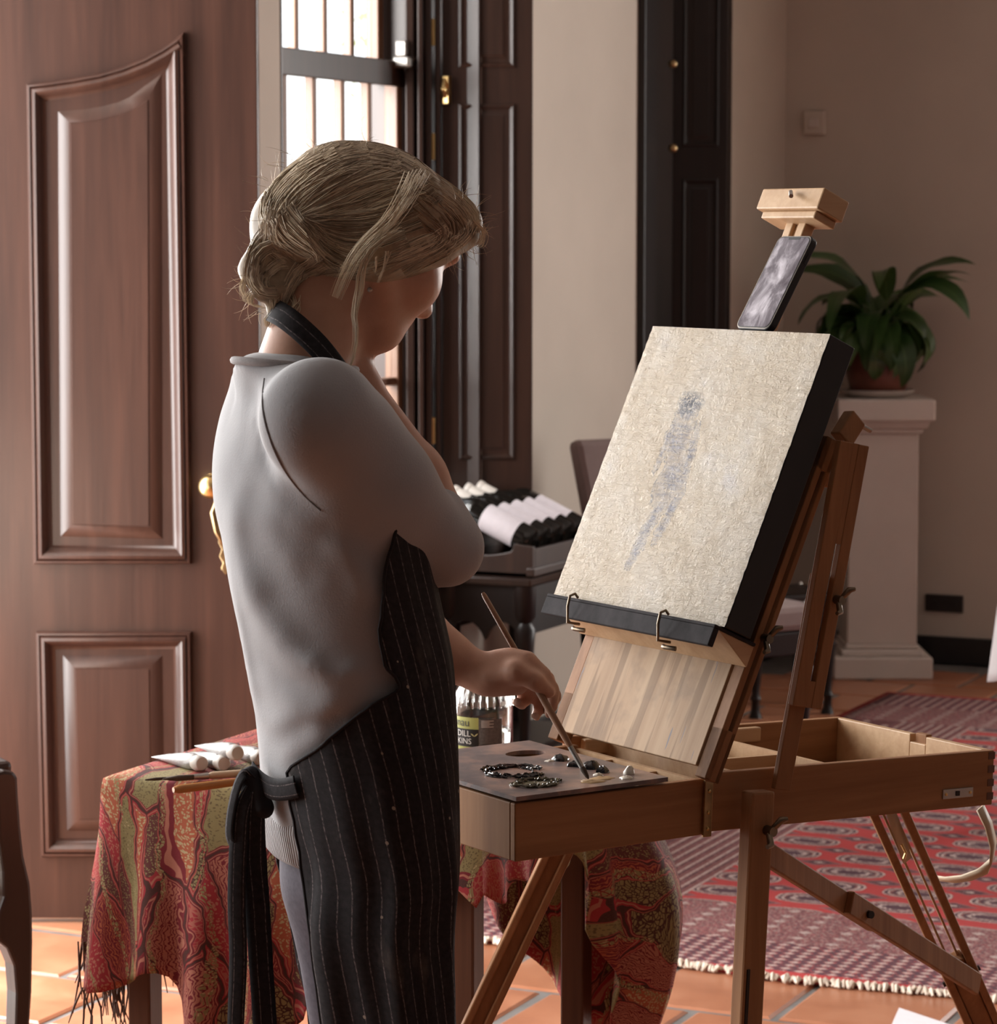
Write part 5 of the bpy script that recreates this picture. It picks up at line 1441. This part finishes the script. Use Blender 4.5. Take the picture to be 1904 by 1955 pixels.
# --- sweater
def seg2(p, pts):
    """Distance in the x-z plane to a polyline of pixels (near side)."""
    q = p[:, [0, 2]]; best = None; tt = None
    W_ = [P(a, b)[[0, 2]] for a, b in pts]
    for a, b in zip(W_, W_[1:]):
        ba = b - a; h_ = np.clip((q - a) @ ba / (ba @ ba), 0, 1); d = np.linalg.norm(q - a - h_[:, None] * ba, axis=1)
        best = d if best is None else np.minimum(best, d)
    L_ = [0.0]
    for a, b in zip(W_, W_[1:]): L_.append(L_[-1] + np.linalg.norm(b - a))
    d0 = np.linalg.norm(q - W_[0], axis=1) / L_[-1]; d1 = np.linalg.norm(q - W_[-1], axis=1) / L_[-1]
    tap = np.clip(np.minimum(d0, d1) * 3.0, 0, 1)
    return best, tap * tap * (3 - 2 * tap)
FOLDS = [([(515, 860), (550, 950), (625, 1015)], .013, .0028), ([(500, 930), (545, 1020), (610, 1080)], .014, .0030), ([(470, 1010), (500, 1140), (580, 1240), (700, 1275)], .017, .0070),
         ([(450, 900), (462, 1040), (486, 1180)], .012, .0045), ([(500, 1330), (600, 1300), (740, 1262)], .015, .0070), ([(490, 1400), (580, 1340), (700, 1300)], .010, .0045),
         ([(428, 980), (450, 1150), (478, 1300), (500, 1390)], .007, .0028), ([(520, 1460), (580, 1400), (660, 1340)], .012, .005), ([(640, 980), (700, 1060), (730, 1150)], .014, .0045),
         ([(560, 1210), (640, 1255), (740, 1240)], .010, .0040), ([(452, 700), (470, 760), (472, 860)], .012, .0025), ([(505, 1480), (530, 1540), (560, 1590)], .010, .003)]
VALL = [([(520, 1275), (600, 1288), (720, 1258)], .014, .004), ([(500, 720), (503, 800), (525, 880), (560, 940)], .0035, .0022), ([(640, 965), (720, 1040), (800, 1100)], .014, .003)]
def wrinkle(p):
    d = np.zeros(len(p)); near_ = p[:, 1] < PY0 + .02
    for q, lst in ((-1.45, FOLDS), (1.0, VALL)):
        for pts, sg, am in lst:
            e, tp_ = seg2(p, pts); d += q * am * tp_ * np.exp(-(e / (1.2 * sg)) ** 2)
    return np.where(near_, d, 0.0)
sw = Union()
sw.add(lambda p: torso.sdf(p, 0.0), .02)
sw.add(s_cone(sh_R, P(735, 930, -.085), .058, .050), .045)
sw.add(s_cone(P(735, 930, -.085), el_R, .050, .039), .02)
sw.add(s_cone(el_R + np.array([0, .010, .006]), el_R + (P(790, 905, .0) - el_R) * .40, .0390, .0385), .012)
sw.add(s_cone(P(572, 782, -.06), sh_R, .040, .056), .03)
sw.add(s_cone(P(585, 775, .06), sh_L, .040, .052), .03)
sw.add(s_cone(sh_L, el_L, .054, .043), .03)
sw.add(s_cone(el_L, P(790, 1190, .23), .043, .037), .012)
cuff_c = P(838, 985, -.015); cuff_n = P(800, 920, .0) - P(850, 1040, -.02); cuff_n = cuff_n / np.linalg.norm(cuff_n)
def sweater_f(p):
    d = sw(p) + wrinkle(p)
    return d
swo = sdf_mesh('sweater', sweater_f, (-.36, 2.80, .80), (.06, 3.40, 1.42), .0052, M['knit'], who, 2, .5)
rib = m_plain('grey_ribbing', (.345, .325, .325), .85, var=.1, scale=300, spec=.15)
def ringtube(pts, r, name, mat, parent, flat=1.0, closed=True):
    pts = [Vector(p) - Vector(ORIG) for p in pts]
    if closed: pts = pts + [pts[0]]
    return MB().tube(pts, r, 8, not closed, flat).build(name, mat, parent, smooth=60)
col = []
for k in range(28):
    a = 2 * math.pi * k / 28; q = torso.pt(a, P(560, 693)[2] + .006 * math.cos(a - math.pi) - .002, .002); col.append(q)
ringtube(col, .0045, 'collar', rib, swo)
hem = [torso.pt(2 * math.pi * k / 40, P(560, 1634)[2], .002) for k in range(40)]
rows = [[Vector(torso.pt(2 * math.pi * k / 40, P(560, py)[2], g_)) - Vector(ORIG) for k in range(40)] for py, g_ in ((1560, .002), (1575, .0045), (1634, .0045), (1642, .001))]
def m_rib():
    t = NT('ribbed_hem'); u, v, _ = t.sep(t.coord('UV')); w_ = t.math('SINE', t.math('MULTIPLY', u, 2 * math.pi * 190))
    t.bump(w_, .001, .8); return t.out((.35, .33, .33), .85, 0, .15)
MB().grid(rows, True, [[(k / 40, i / 3) for k in range(40)] for i in range(4)]).build('ribbed_hem', m_rib(), swo, smooth=60)
seam = [(505, 722), (501, 760), (505, 800), (520, 850), (545, 900), (580, 945), (612, 975)]
def near_surface(f, px, py, y0=2.78, y1=3.35, off=0.0, default=None):
    ys = np.linspace(y0, y1, 1400); r_ = ray(px, py); pts = r_[None] * (ys / r_[1])[:, None]; pts[:, 2] += CAMH
    d = f(pts); i = np.argmax(d < off)
    if not (d < off).any(): return default
    return pts[i]
sp3 = [near_surface(sweater_f, *q) for q in crom([(i, *q) for i, q in enumerate(seam)], 44)[:, 1:]]
MB().tube([Vector(q) - Vector(ORIG) + Vector((0, -.0006, 0)) for q in sp3 if q is not None], .0010, 6).build('raglan_seam', m_plain('dark_seam_thread', (.25, .245, .25), .9), swo, smooth=60)  # raglan seam as a thread darker than the knit

# --- jeans and shoes
jn = Union()
pel = Loft([sect(1575, 505, 862, .145), sect(1650, 512, 862, .145), sect(1740, 530, 862, .140), sect(1800, 560, 850, .13)])
jn.add(lambda p: pel.sdf(p, -.012), .03)
for hpj, kn_, an in ((P(742, 1690, -.046), P(790, 2330, -.042), P(800, 2960, -.045)), (P(658, 1690, .046), P(738, 2330, .050), P(770, 2960, .055))):
    jn.add(s_cone(hpj, kn_, .064, .050), .03); jn.add(s_cone(kn_, an, .058, .042), .02)
jo = sdf_mesh('jeans', jn, (-.34, 2.82, .05), (.06, 3.3, .92), .009, M['denim'], who, 2, .5)
for an in (P(800, 2960, -.045), P(770, 2960, .055)):
    sl_ = Union()
    sl_.add(s_cone(an + FW * -.03 + np.array([0, 0, -.045]), an + FW * .12 + np.array([0, 0, -.055]), .036, .030), .02)
    sl_.add(s_cone(an + np.array([0, 0, .02]), an + np.array([0, 0, -.04]), .044, .04), .02)
    g = lambda p, s_=sl_: np.maximum(s_(p), .002 - p[:, 2])
    sdf_mesh('shoe', g, an - np.array([.2, .2, .12]), an + np.array([.25, .25, .08]), .008, m_plain('dark_shoe_leather', (.03, .025, .022), .4), who, 1)

# --- apron: a sheet laid round the figure
AP = TORSO[4:] + [sect(1740, 500, 853, .148), sect(1850, 505, 853, .150), sect(1955, 512, 854, .152), sect(2200, 540, 872, .155), sect(2500, 560, 905, .155)]
ap = Loft(AP)
NEAR = [(700, 760), (900, 770), (1000, 752), (1060, 735), (1180, 723), (1235, 734), (1262, 757), (1278, 762), (1290, 745), (1305, 712), (1340, 668), (1400, 604), (1444, 550), (1520, 558), (1600, 572), (1700, 586), (1800, 601), (1900, 617), (1955, 626), (2200, 660), (2500, 690)]
FAR = [(700, 620), (1260, 640), (1300, 600), (1440, 520), (1640, 528), (1760, 545), (1955, 582), (2500, 640)]
def edge_t(z, py, table, far=False):
    want = np.interp(py, [q[0] for q in table], [q[1] for q in table])
    cx, cy, a, b = [float(q) for q in ap.at(z)]
    t0 = math.atan2(b * RT[0], a * FW[0])
    ts = np.linspace(t0, t0 + (-math.pi if far else math.pi) * .985, 200)
    px = np.array([proj(ap.pt(t, z, .008))[0] for t in ts])
    i = np.argmax(px < want) if (px < want).any() else len(ts) - 1
    return ts[i]
rows, uvs = [], []; NK = 72
pys = list(np.arange(905, 1235, 22)) + list(np.arange(1235, 1320, 7)) + list(np.arange(1320, 1450, 13)) + list(np.arange(1452, 2500, 30))
for py in pys:
    z = P(700, py)[2]; tn = edge_t(z, py, NEAR); tf = edge_t(z, py, FAR, True); r_, u_ = [], []
    for k in range(NK + 1):
        t = tf + (tn - tf) * k / NK
        g_ = .0105 + (.004 * math.sin(t * 9 + z * 4) + .003 * math.sin(t * 17 - z * 9)) * (.3 if py < 1500 else min(1, (py - 1500) / 300 + .3))
        q = ap.pt(t, z, max(.007, g_)); r_.append(Vector(q) - Vector(ORIG))
        cx, cy, a, b = [float(w) for w in ap.at(z)]
        u_.append((t * .118 + .10 * (1 - z), z))
    rows.append(r_); uvs.append(u_)
def m_apron(name, stripe_u=True, width=.0167):
    t = NT(name); uv = t.coord('UV'); u, v, _ = t.sep(uv)
    wb_ = t.noise(uv, 14, 2); uu = t.math('ADD', u, t.math('MULTIPLY', wb_, .004))
    fr_ = t.math('SUBTRACT', t.math('FRACT', t.math('DIVIDE', uu, width)), .5)
    ln = t.math('LESS_THAN', t.math('ABSOLUTE', fr_), .045)
    brk = t.ramp(t.noise(t.coord('UV', scale=(400, 260, 1)), 1, 2), [(.40, (.15,) * 3), (.6, (1,) * 3)])
    c = t.ramp(t.noise(uv, 160, 3), [(.3, (.013, .011, .012)), (.7, (.026, .022, .024))])
    c = t.mix(t.math('MULTIPLY', t.math('MULTIPLY', ln, brk), .75), c, (.20, .165, .165))
    sm = t.noise(t.coord('UV', scale=(20, 9, 1), loc=(2, 3, 0)), 1, 5, .6)
    c = t.mix(t.math('MULTIPLY', t.ramp(sm, [(.60, (0,) * 3), (.72, (1,) * 3)]), .35), c, (.14, .115, .10))
    spk = t.n('ShaderNodeTexVoronoi', feature='F1', i_Scale=26.0); t.l(uv, spk.inputs['Vector'])
    c = t.mix(t.math('MULTIPLY', t.math('LESS_THAN', spk.outputs['Distance'], .055), .8), c, (.36, .30, .24))
    t.bump(t.noise(uv, 900, 2), .0004, .6)
    return t.out(c, .82, 0, .2)
M['apron'] = m_apron('striped_black_denim')
apr = MB().grid(rows, False, uvs).build('apron', M['apron'], who, smooth=60, solid=.0018)
# hems along the near edge
edge_pts = [r_[-1] for r_ in rows]
MB().tube([p + Vector((0, -.0010, 0)) for p in edge_pts], .0019, 6).build('hem', M['apron'], apr, smooth=60)
# pale paint smears on the bib are part of the cloth; the neck strap
def band(pts, w, name, mat, parent, nrm=None, upw=None, twist=None, t=.0016, ustripe=.009):
    """A ribbon through camera-frame points; nrm gives its facing per point or one for all."""
    pts = [np.array(p) for p in pts]; n = len(pts)
    dens = []
    tab = crom([(i, *p) for i, p in enumerate(pts)], n * 7)
    L_, R_, ul, ur = [], [], [], []; s = 0.0; prev = None
    ws = [w] * n if isinstance(w, (int, float)) else w
    for i in range(len(tab)):
        p = tab[i, 1:4]; d = tab[min(i + 1, len(tab) - 1), 1:4] - tab[max(i - 1, 0), 1:4]; d = d / (np.linalg.norm(d) + 1e-9)
        kf = tab[i, 0]; wv = float(np.interp(kf, range(n), ws))
        nr = np.array(nrm(p, kf) if callable(nrm) else nrm, float)
        sdv = np.cross(d, nr); sdv /= (np.linalg.norm(sdv) + 1e-9)
        if prev is not None: s += np.linalg.norm(p - prev)
        prev = p
        nn = np.cross(sdv, d)
        L_.append([Vector(p - sdv * wv / 2 - np.array(ORIG)), Vector(p - sdv * wv / 4 + nn * wv * .04 - np.array(ORIG)), Vector(p + sdv * wv / 4 + nn * wv * .04 - np.array(ORIG)), Vector(p + sdv * wv / 2 - np.array(ORIG))])
        ul.append([(-wv / 2, s), (-wv / 4, s), (wv / 4, s), (wv / 2, s)])
    return MB().grid(L_, False, ul).build(name, mat, parent, smooth=60, solid=t)
M['band'] = m_apron('striped_apron_band', True, .0118)
nax = (P(556, 730, 0), P(628, 560, .03))
def out_neck(p, k):
    a, b = nax; ba = b - a; h_ = np.clip((p - a) @ ba / (ba @ ba), 0, 1); return p - (a + ba * h_)
sp_n = [(690, 790, -.035), (672, 750, -.052), (645, 708, -.064), (610, 664, -.066), (575, 630, -.060), (545, 606, -.046), (524, 594, -.020), (520, 592, .012), (540, 602, .050), (580, 630, .078), (640, 680, .085), (680, 740, .08)]
band([P(*q) for q in sp_n], .0255, 'neck_strap', M['band'], apr, out_neck)
# waist tie: band round the back, knot, loops and hanging ends
zt = P(520, 1478)[2]
tie = []
for k in range(9):
    te = edge_t(zt, 1478, NEAR) - .14; t = te + (3.5 - te) * k / 8
    tie.append(torso.pt(t, zt - .010 * math.sin(k / 8 * math.pi) + .004, .015))
def out_body(p, k): return p - np.array([float(torso.at(p[2])[0]), PY0, p[2]])
band(tie, .024, 'waist_tie', M['band'], apr, out_body)
kb = Union(); kc = P(486, 1497, -.020)
kb.add(s_cone(kc + np.array([-.006, 0, .008]), kc + np.array([.008, -.004, -.007]), .010, .011), .008)
kb.add(s_cone(kc + np.array([.004, -.008, -.008]), kc + np.array([.010, -.010, -.024]), .008, .0125), .008)
kb.add(s_cone(kc + np.array([-.002, .0, .012]), kc + np.array([-.010, .002, -.004]), .007, .007), .008)
sdf_mesh('tie_knot', kb, kc - .07, kc + .07, .003, M['band'], apr, 1)
nrm_l = (-.35, -1, .05)
band([P(487, 1492, -.024), P(468, 1478, -.028), P(453, 1502, -.030), P(442, 1548, -.032), P(438, 1592, -.032), P(446, 1612, -.030), P(455, 1585, -.026), P(466, 1540, -.024), P(482, 1505, -.022)], .013, 'tie_loop', M['band'], apr, (-.8, -.7, 0))
band([P(480, 1500, -.030), P(462, 1545, -.036), P(455, 1620, -.036), P(452, 1720, -.034), P(455, 1830, -.032), P(450, 1960, -.032), P(449, 2020, -.032)], [.012, .018, .021, .021, .021, .019, .018], 'tie_end', M['band'], apr, nrm_l)
band([P(490, 1512, -.034), P(486, 1560, -.036), P(484, 1640, -.030), P(492, 1740, -.028), P(499, 1850, -.026), P(506, 1960, -.026), P(508, 2060, -.026)], [.012, .022, .029, .027, .026, .026, .025], 'tie_end', M['band'], apr, (.1, -1, .05))
# --- hair: a combed mass with strands laid over it
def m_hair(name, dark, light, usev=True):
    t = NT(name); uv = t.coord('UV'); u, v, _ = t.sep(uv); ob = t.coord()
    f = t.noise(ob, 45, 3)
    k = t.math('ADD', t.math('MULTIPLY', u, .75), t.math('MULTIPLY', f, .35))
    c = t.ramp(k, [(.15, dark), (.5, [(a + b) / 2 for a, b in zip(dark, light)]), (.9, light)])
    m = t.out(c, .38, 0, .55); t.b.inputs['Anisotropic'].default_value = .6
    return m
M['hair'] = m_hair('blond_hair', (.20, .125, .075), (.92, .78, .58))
M['hair_base'] = m_plain('blond_hair_mass', (.31, .23, .15), .5, var=.35, scale=90, spec=.4)
hm = Union()
hm.add(s_ell(H(-.014, 0, .003), (.099, .081, .079), RH), .02)
hm.add(s_cone(P(742, 374, .02), P(856, 420, .055), .046, .031), .03)
hm.add(s_cone(P(790, 400, .0), P(880, 438, .05), .040, .018), .03)
hm.add(s_cone(P(720, 470, -.02), P(830, 462, .02), .034, .022), .03)
hm.add(s_cone(P(640, 452, .0), P(720, 468, -.02), .040, .030), .025)
hm.add(s_cone(P(560, 440, .02), P(575, 500, .02), .044, .032), .025)
hm.add(s_cone(P(545, 402, .01), P(600, 440, -.028), .030, .024), .012)
hm.add(s_cone(P(548, 432, -.012), P(612, 470, -.026), .026, .018), .008)
hm.add(s_cone(P(522, 425, .02), P(524, 480, .02), .022, .022), .015)
hm.add(s_cone(P(545, 520, .01), P(532, 590, .0), .026, .014), .015)
hm.add(s_cone(P(508, 470, .0), P(488, 515, -.008), .017, .018), .006)
hm.add(s_cone(P(488, 515, -.008), P(505, 552, -.012), .018, .013), .006)
hm.add(s_cone(P(505, 552, -.012), P(538, 548, -.014), .013, .012), .008)
ho = sdf_mesh('hair', hm, (-.32, 2.9, 1.30), (.02, 3.26, 1.66), .0045, M['hair_base'], who, 2, .5)
rng = random.Random(12)
LOCKS = [  # guide pixels, spread at start/mid/end (px), count, lift, radius
 ([(700, 272), (640, 290), (585, 330), (548, 375), (545, 405)], (60, 50, 14), 190, 1),
 ([(760, 292), (700, 310), (640, 340), (590, 375), (562, 405)], (55, 55, 16), 190, 1),
 ([(800, 325), (740, 345), (680, 370), (620, 395), (575, 412)], (45, 48, 14), 180, 1),
 ([(640, 285), (580, 315), (535, 355), (512, 400), (520, 430)], (45, 40, 24), 160, 1),
 ([(820, 350), (770, 385), (710, 405), (640, 412), (580, 414)], (40, 34, 10), 150, 1),
 ([(790, 400), (730, 430), (670, 436), (620, 428), (585, 418)], (40, 30, 10), 120, 1),
 ([(770, 440), (715, 462), (660, 462), (615, 445), (580, 425)], (34, 28, 12), 110, 1),
 ([(690, 500), (650, 492), (618, 470), (598, 440), (578, 420)], (34, 26, 12), 100, 1),
 ([(790, 318), (840, 345), (885, 378), (912, 415), (905, 448)], (18, 16, 9), 120, 1),
 ([(800, 345), (845, 372), (882, 405), (896, 440), (870, 468)], (30, 24, 12), 140, 1),
 ([(780, 370), (820, 405), (850, 432), (850, 462), (815, 490)], (34, 30, 14), 130, 1),
 ([(905, 425), (885, 455), (850, 478), (810, 498), (770, 520)], (12, 14, 14), 110, 1),
 ([(860, 440), (830, 462), (790, 480), (750, 498), (715, 520)], (22, 22, 18), 110, 1),
 ([(540, 400), (560, 425), (590, 455), (610, 478), (622, 490)], (26, 24, 16), 120, 1),
 ([(530, 415), (545, 445), (575, 470), (600, 485), (605, 500)], (22, 20, 12), 100, 1),
 ([(520, 405), (512, 440), (520, 470), (540, 490), (560, 505)], (18, 18, 14), 90, 1),
 ([(560, 485), (520, 470), (492, 490), (482, 525), (500, 555), (530, 560)], (14, 12, 10), 120, 1),
 ([(550, 500), (528, 505), (505, 528), (508, 552), (528, 552)], (12, 12, 10), 70, 1),
 ([(580, 510), (560, 540), (545, 575), (530, 605), (524, 618)], (18, 18, 10), 110, 1),
 ([(600, 520), (590, 548), (572, 570), (560, 585), (552, 600)], (20, 16, 10), 70, 1),
 ([(510, 440), (492, 460), (478, 490), (470, 520), (478, 550)], (14, 10, 8), 60, 0),
 ([(822, 342), (785, 310), (735, 292), (682, 288), (630, 300)], (10, 16, 26), 130, 1),
 ([(812, 345), (775, 318), (725, 305), (670, 308), (620, 328)], (14, 18, 24), 120, 1),
 ([(615, 295), (560, 325), (525, 365), (510, 405), (515, 450)], (22, 16, 14), 130, 1),
 ([(790, 330), (830, 352), (868, 378), (895, 408), (900, 440)], (12, 14, 10), 120, 1),
 ([(620, 500), (598, 515), (572, 530), (552, 560), (540, 590)], (26, 22, 12), 110, 1),
 ([(700, 505), (660, 515), (625, 520), (595, 528), (570, 545)], (16, 16, 14), 90, 1),
 ([(820, 470), (780, 488), (745, 500), (705, 512), (670, 520)], (12, 12, 10), 90, 1),
 ([(520, 400), (508, 435), (500, 470), (490, 500), (484, 530)], (10, 12, 10), 90, 1),
]
FREE = [  # loose locks hanging free of the head: pixels with depth
 ([(800, 330, -.055), (778, 372, -.078), (745, 420, -.080), (705, 455, -.080), (675, 490, -.082), (655, 530, -.080), (640, 568, -.076)], (22, 17, 9), 34),
 ([(760, 440, -.074), (715, 470, -.080), (690, 510, -.078), (682, 560, -.070), (676, 600, -.064), (680, 640, -.060), (672, 690, -.056), (662, 705, -.052)], (9, 6, 3), 24),
 ([(700, 480, -.076), (694, 520, -.070), (690, 560, -.064), (680, 600, -.062)], (4, 4, 3), 14),
 ([(740, 480, -.070), (735, 505, -.066), (722, 540, -.058)], (4, 4, 2), 8),
 ([(718, 490, -.070), (716, 520, -.064)], (3, 3, 2), 6),
 ([(905, 420, .03), (922, 440, .035), (918, 462, .04), (908, 470, .04)], (8, 9, 9), 30),
 ([(500, 470, -.01), (478, 510, -.012), (462, 545, -.01), (470, 575, -.008)], (12, 12, 10), 40),
 ([(498, 540, -.012), (484, 560, -.012), (478, 580, -.008), (500, 585, -.005)], (9, 9, 9), 34),
 ([(530, 560, -.01), (528, 590, -.01), (514, 612, -.004), (512, 625, 0)], (12, 10, 6), 60),
 ([(560, 560, .0), (566, 580, -.02), (556, 598, -.03), (560, 606, -.035)], (10, 10, 6), 30),
]
def bez(tab, n): return crom([(i, *q) for i, q in enumerate(tab)], n)[:, 1:]
allv, allf, alluv = [], [], []
def strand(pts, r, shade):
    n = len(pts); pts = np.asarray(pts) - np.array(ORIG); b0 = len(allv)
    for i in range(n):
        d = pts[min(i + 1, n - 1)] - pts[max(0, i - 1)]; d = d / (np.linalg.norm(d) + 1e-9)
        x = np.cross(d, (0.3, .5, .8)); x /= (np.linalg.norm(x) + 1e-9); y = np.cross(d, x)
        rr = r * (1 - .75 * (i / (n - 1)) ** 2)
        for k in range(3):
            a = 2 * math.pi * k / 3; allv.append(tuple(pts[i] + (x * math.cos(a) + y * math.sin(a)) * rr)); alluv.append((shade, i / (n - 1)))
    for i in range(n - 1):
        for k in range(3):
            a = b0 + i * 3 + k; b = b0 + i * 3 + (k + 1) % 3; allf.append((a, b, b + 3, a + 3))
def hair_depth(pp):
    """First hit of each pixel ray with the hair mass, all strands at once."""
    pp = np.array(pp); ys = np.linspace(2.90, 3.2, 76); best = np.full(len(pp), np.nan)
    rr = np.stack([(pp[:, 0] - 952) / FPX, CP - (pp[:, 1] - 977.5) / FPX * SP, -SP - (pp[:, 1] - 977.5) / FPX * CP], 1)
    todo = np.ones(len(pp), bool)
    for y in ys:
        if not todo.any(): break
        q = rr[todo] * (y / rr[todo, 1])[:, None]; q[:, 2] += CAMH; hit = hm.__class__.__call__(hm, q) < .0 if len(q) <= 2000 else np.concatenate([hm(c) < 0 for c in np.array_split(q, len(q) // 1500 + 1)])
        ii = np.where(todo)[0][hit]; best[ii] = y; todo[ii] = False
    out = rr * (np.where(np.isnan(best), 3.05, best) / rr[:, 1])[:, None]; out[:, 2] += CAMH
    return out, ~np.isnan(best)
jobs = []
for li, (gd, spr, cnt, on) in enumerate(LOCKS):
    lsh = rng.uniform(-.12, .12) + {0: .22, 3: .28, 1: .1, 4: -.22, 5: -.32, 6: -.32, 7: -.3, 10: -.25, 8: .1, 11: .15, 13: .2, 16: .1}.get(li, 0)  # highlight at crown and back painted into lock colour, side locks and underlayers darker
    for _ in range(cnt):
        n = 11; tab = bez(gd, n); o1 = max(-1, min(1, rng.gauss(0, .55))); o2 = o1 * .7 + rng.gauss(0, .25); pts = []
        ph_ = rng.uniform(0, 6.28); w_ = rng.uniform(0, 1.0)
        s0 = rng.uniform(0, .12); s1 = rng.uniform(.86, 1.03)
        for i in range(n):
            s = i / (n - 1); d = tab[min(i + 1, n - 1)] - tab[max(0, i - 1)]; d = d / (np.linalg.norm(d) + 1e-9); nr = np.array([-d[1], d[0]])
            sp = np.interp(s, [0, .5, 1], spr); q = tab[i] + nr * (sp * (o1 * (1 - s) + o2 * s) + w_ * math.sin(ph_ + s * 7)); pts.append(q)
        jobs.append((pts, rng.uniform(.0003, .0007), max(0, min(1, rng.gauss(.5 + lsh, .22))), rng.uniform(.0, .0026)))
flat = [q for j in jobs for q in j[0]]
pos, ok = hair_depth(flat)
i0 = 0
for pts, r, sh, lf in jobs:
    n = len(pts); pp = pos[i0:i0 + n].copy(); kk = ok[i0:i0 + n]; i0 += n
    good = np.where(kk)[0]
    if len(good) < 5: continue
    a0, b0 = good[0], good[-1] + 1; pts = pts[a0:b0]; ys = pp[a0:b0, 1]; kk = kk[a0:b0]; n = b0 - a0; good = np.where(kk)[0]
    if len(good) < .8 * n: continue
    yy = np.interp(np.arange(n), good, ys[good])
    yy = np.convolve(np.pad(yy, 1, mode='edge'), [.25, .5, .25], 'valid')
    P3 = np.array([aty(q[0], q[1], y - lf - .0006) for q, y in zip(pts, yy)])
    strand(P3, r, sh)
for gd, spr, cnt in FREE:
    for _ in range(cnt):
        n = 13; tab = bez(gd, n); o1 = rng.gauss(0, .6); o2 = rng.gauss(0, .6); pts = []; ph_ = rng.uniform(0, 6.28); dz = rng.uniform(-.010, .006)
        for i in range(n):
            s = i / (n - 1); sp = np.interp(s, [0, .5, 1], spr)
            pts.append(P(tab[i][0] + sp * (o1 * (1 - s) + o2 * s) + 1.2 * math.sin(ph_ + 6 * s), tab[i][1] + sp * .4 * o2, tab[i][2] + dz))
        strand(pts, rng.uniform(.0003, .00055), rng.random() * .7 + .3)
# flyaway hairs round the outline
OUT = [(520, 380, -150), (505, 420, 190), (515, 350, -140), (540, 320, -130), (560, 305, -120), (500, 460, 180), (480, 500, 185), (470, 540, 170), (475, 570, 150), (610, 285, -110), (690, 268, -80), (880, 380, -60), (905, 405, -40), (915, 430, -10), (912, 450, 20), (895, 470, 60), (860, 480, 80), (880, 470, 80), (500, 590, 150)]
for px, py, ang in OUT:
    for _ in range(6):
        a = math.radians(ang + rng.uniform(-50, 50)); l_ = rng.uniform(18, 55); cv_ = rng.uniform(-1.2, 1.2); x, y = px + rng.uniform(-12, 12), py + rng.uniform(-12, 12); dd = rng.uniform(-.03, .05); pts = []
        for i in range(8):
            pts.append(P(x, y, dd)); x += math.cos(a) * l_ / 7; y += math.sin(a) * l_ / 7; a += cv_ / 7
        strand(pts, .00028, rng.random() * .5 + .5)
me = bpy.data.meshes.new('hair_strands'); me.from_pydata(allv, [], allf); l = me.uv_layers.new(name='UVMap')
lv = np.zeros(len(me.loops), dtype=np.int32); me.loops.foreach_get('vertex_index', lv)
l.data.foreach_set('uv', np.array(alluv)[lv].ravel()); me.shade_smooth(); me.update()
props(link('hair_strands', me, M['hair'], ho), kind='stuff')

# --- the brush in her hand
tp = atz(1124, 1487, DZ1 + PZ + .003); tq = aty(922, 1132, 3.292)
pb = root('paintbrush', 'long thin brown paintbrush held in her hand, touching the palette', 'brush', tp, 0)
def lp(s): return Vector((tq - tp) * s)
MB().tube([lp(0), lp(.012), lp(.045), lp(.06)], [.0008, .0022, .0034, .003], 10).build('bristles', m_br, pb, smooth=60)
MB().tube([lp(.058), lp(.17)], [.0030, .0034], 12).build('ferrule', M['steel'], pb, smooth=60)
MB().tube([lp(.168), lp(.22), lp(.35), lp(.7), lp(.985), lp(1)], [.0034, .0040, .0043, .0036, .0030, .002], 12).build('handle', m_wood('brown_brush_handle', (.22, .10, .05), (.34, .17, .09), .35), pb, smooth=60)
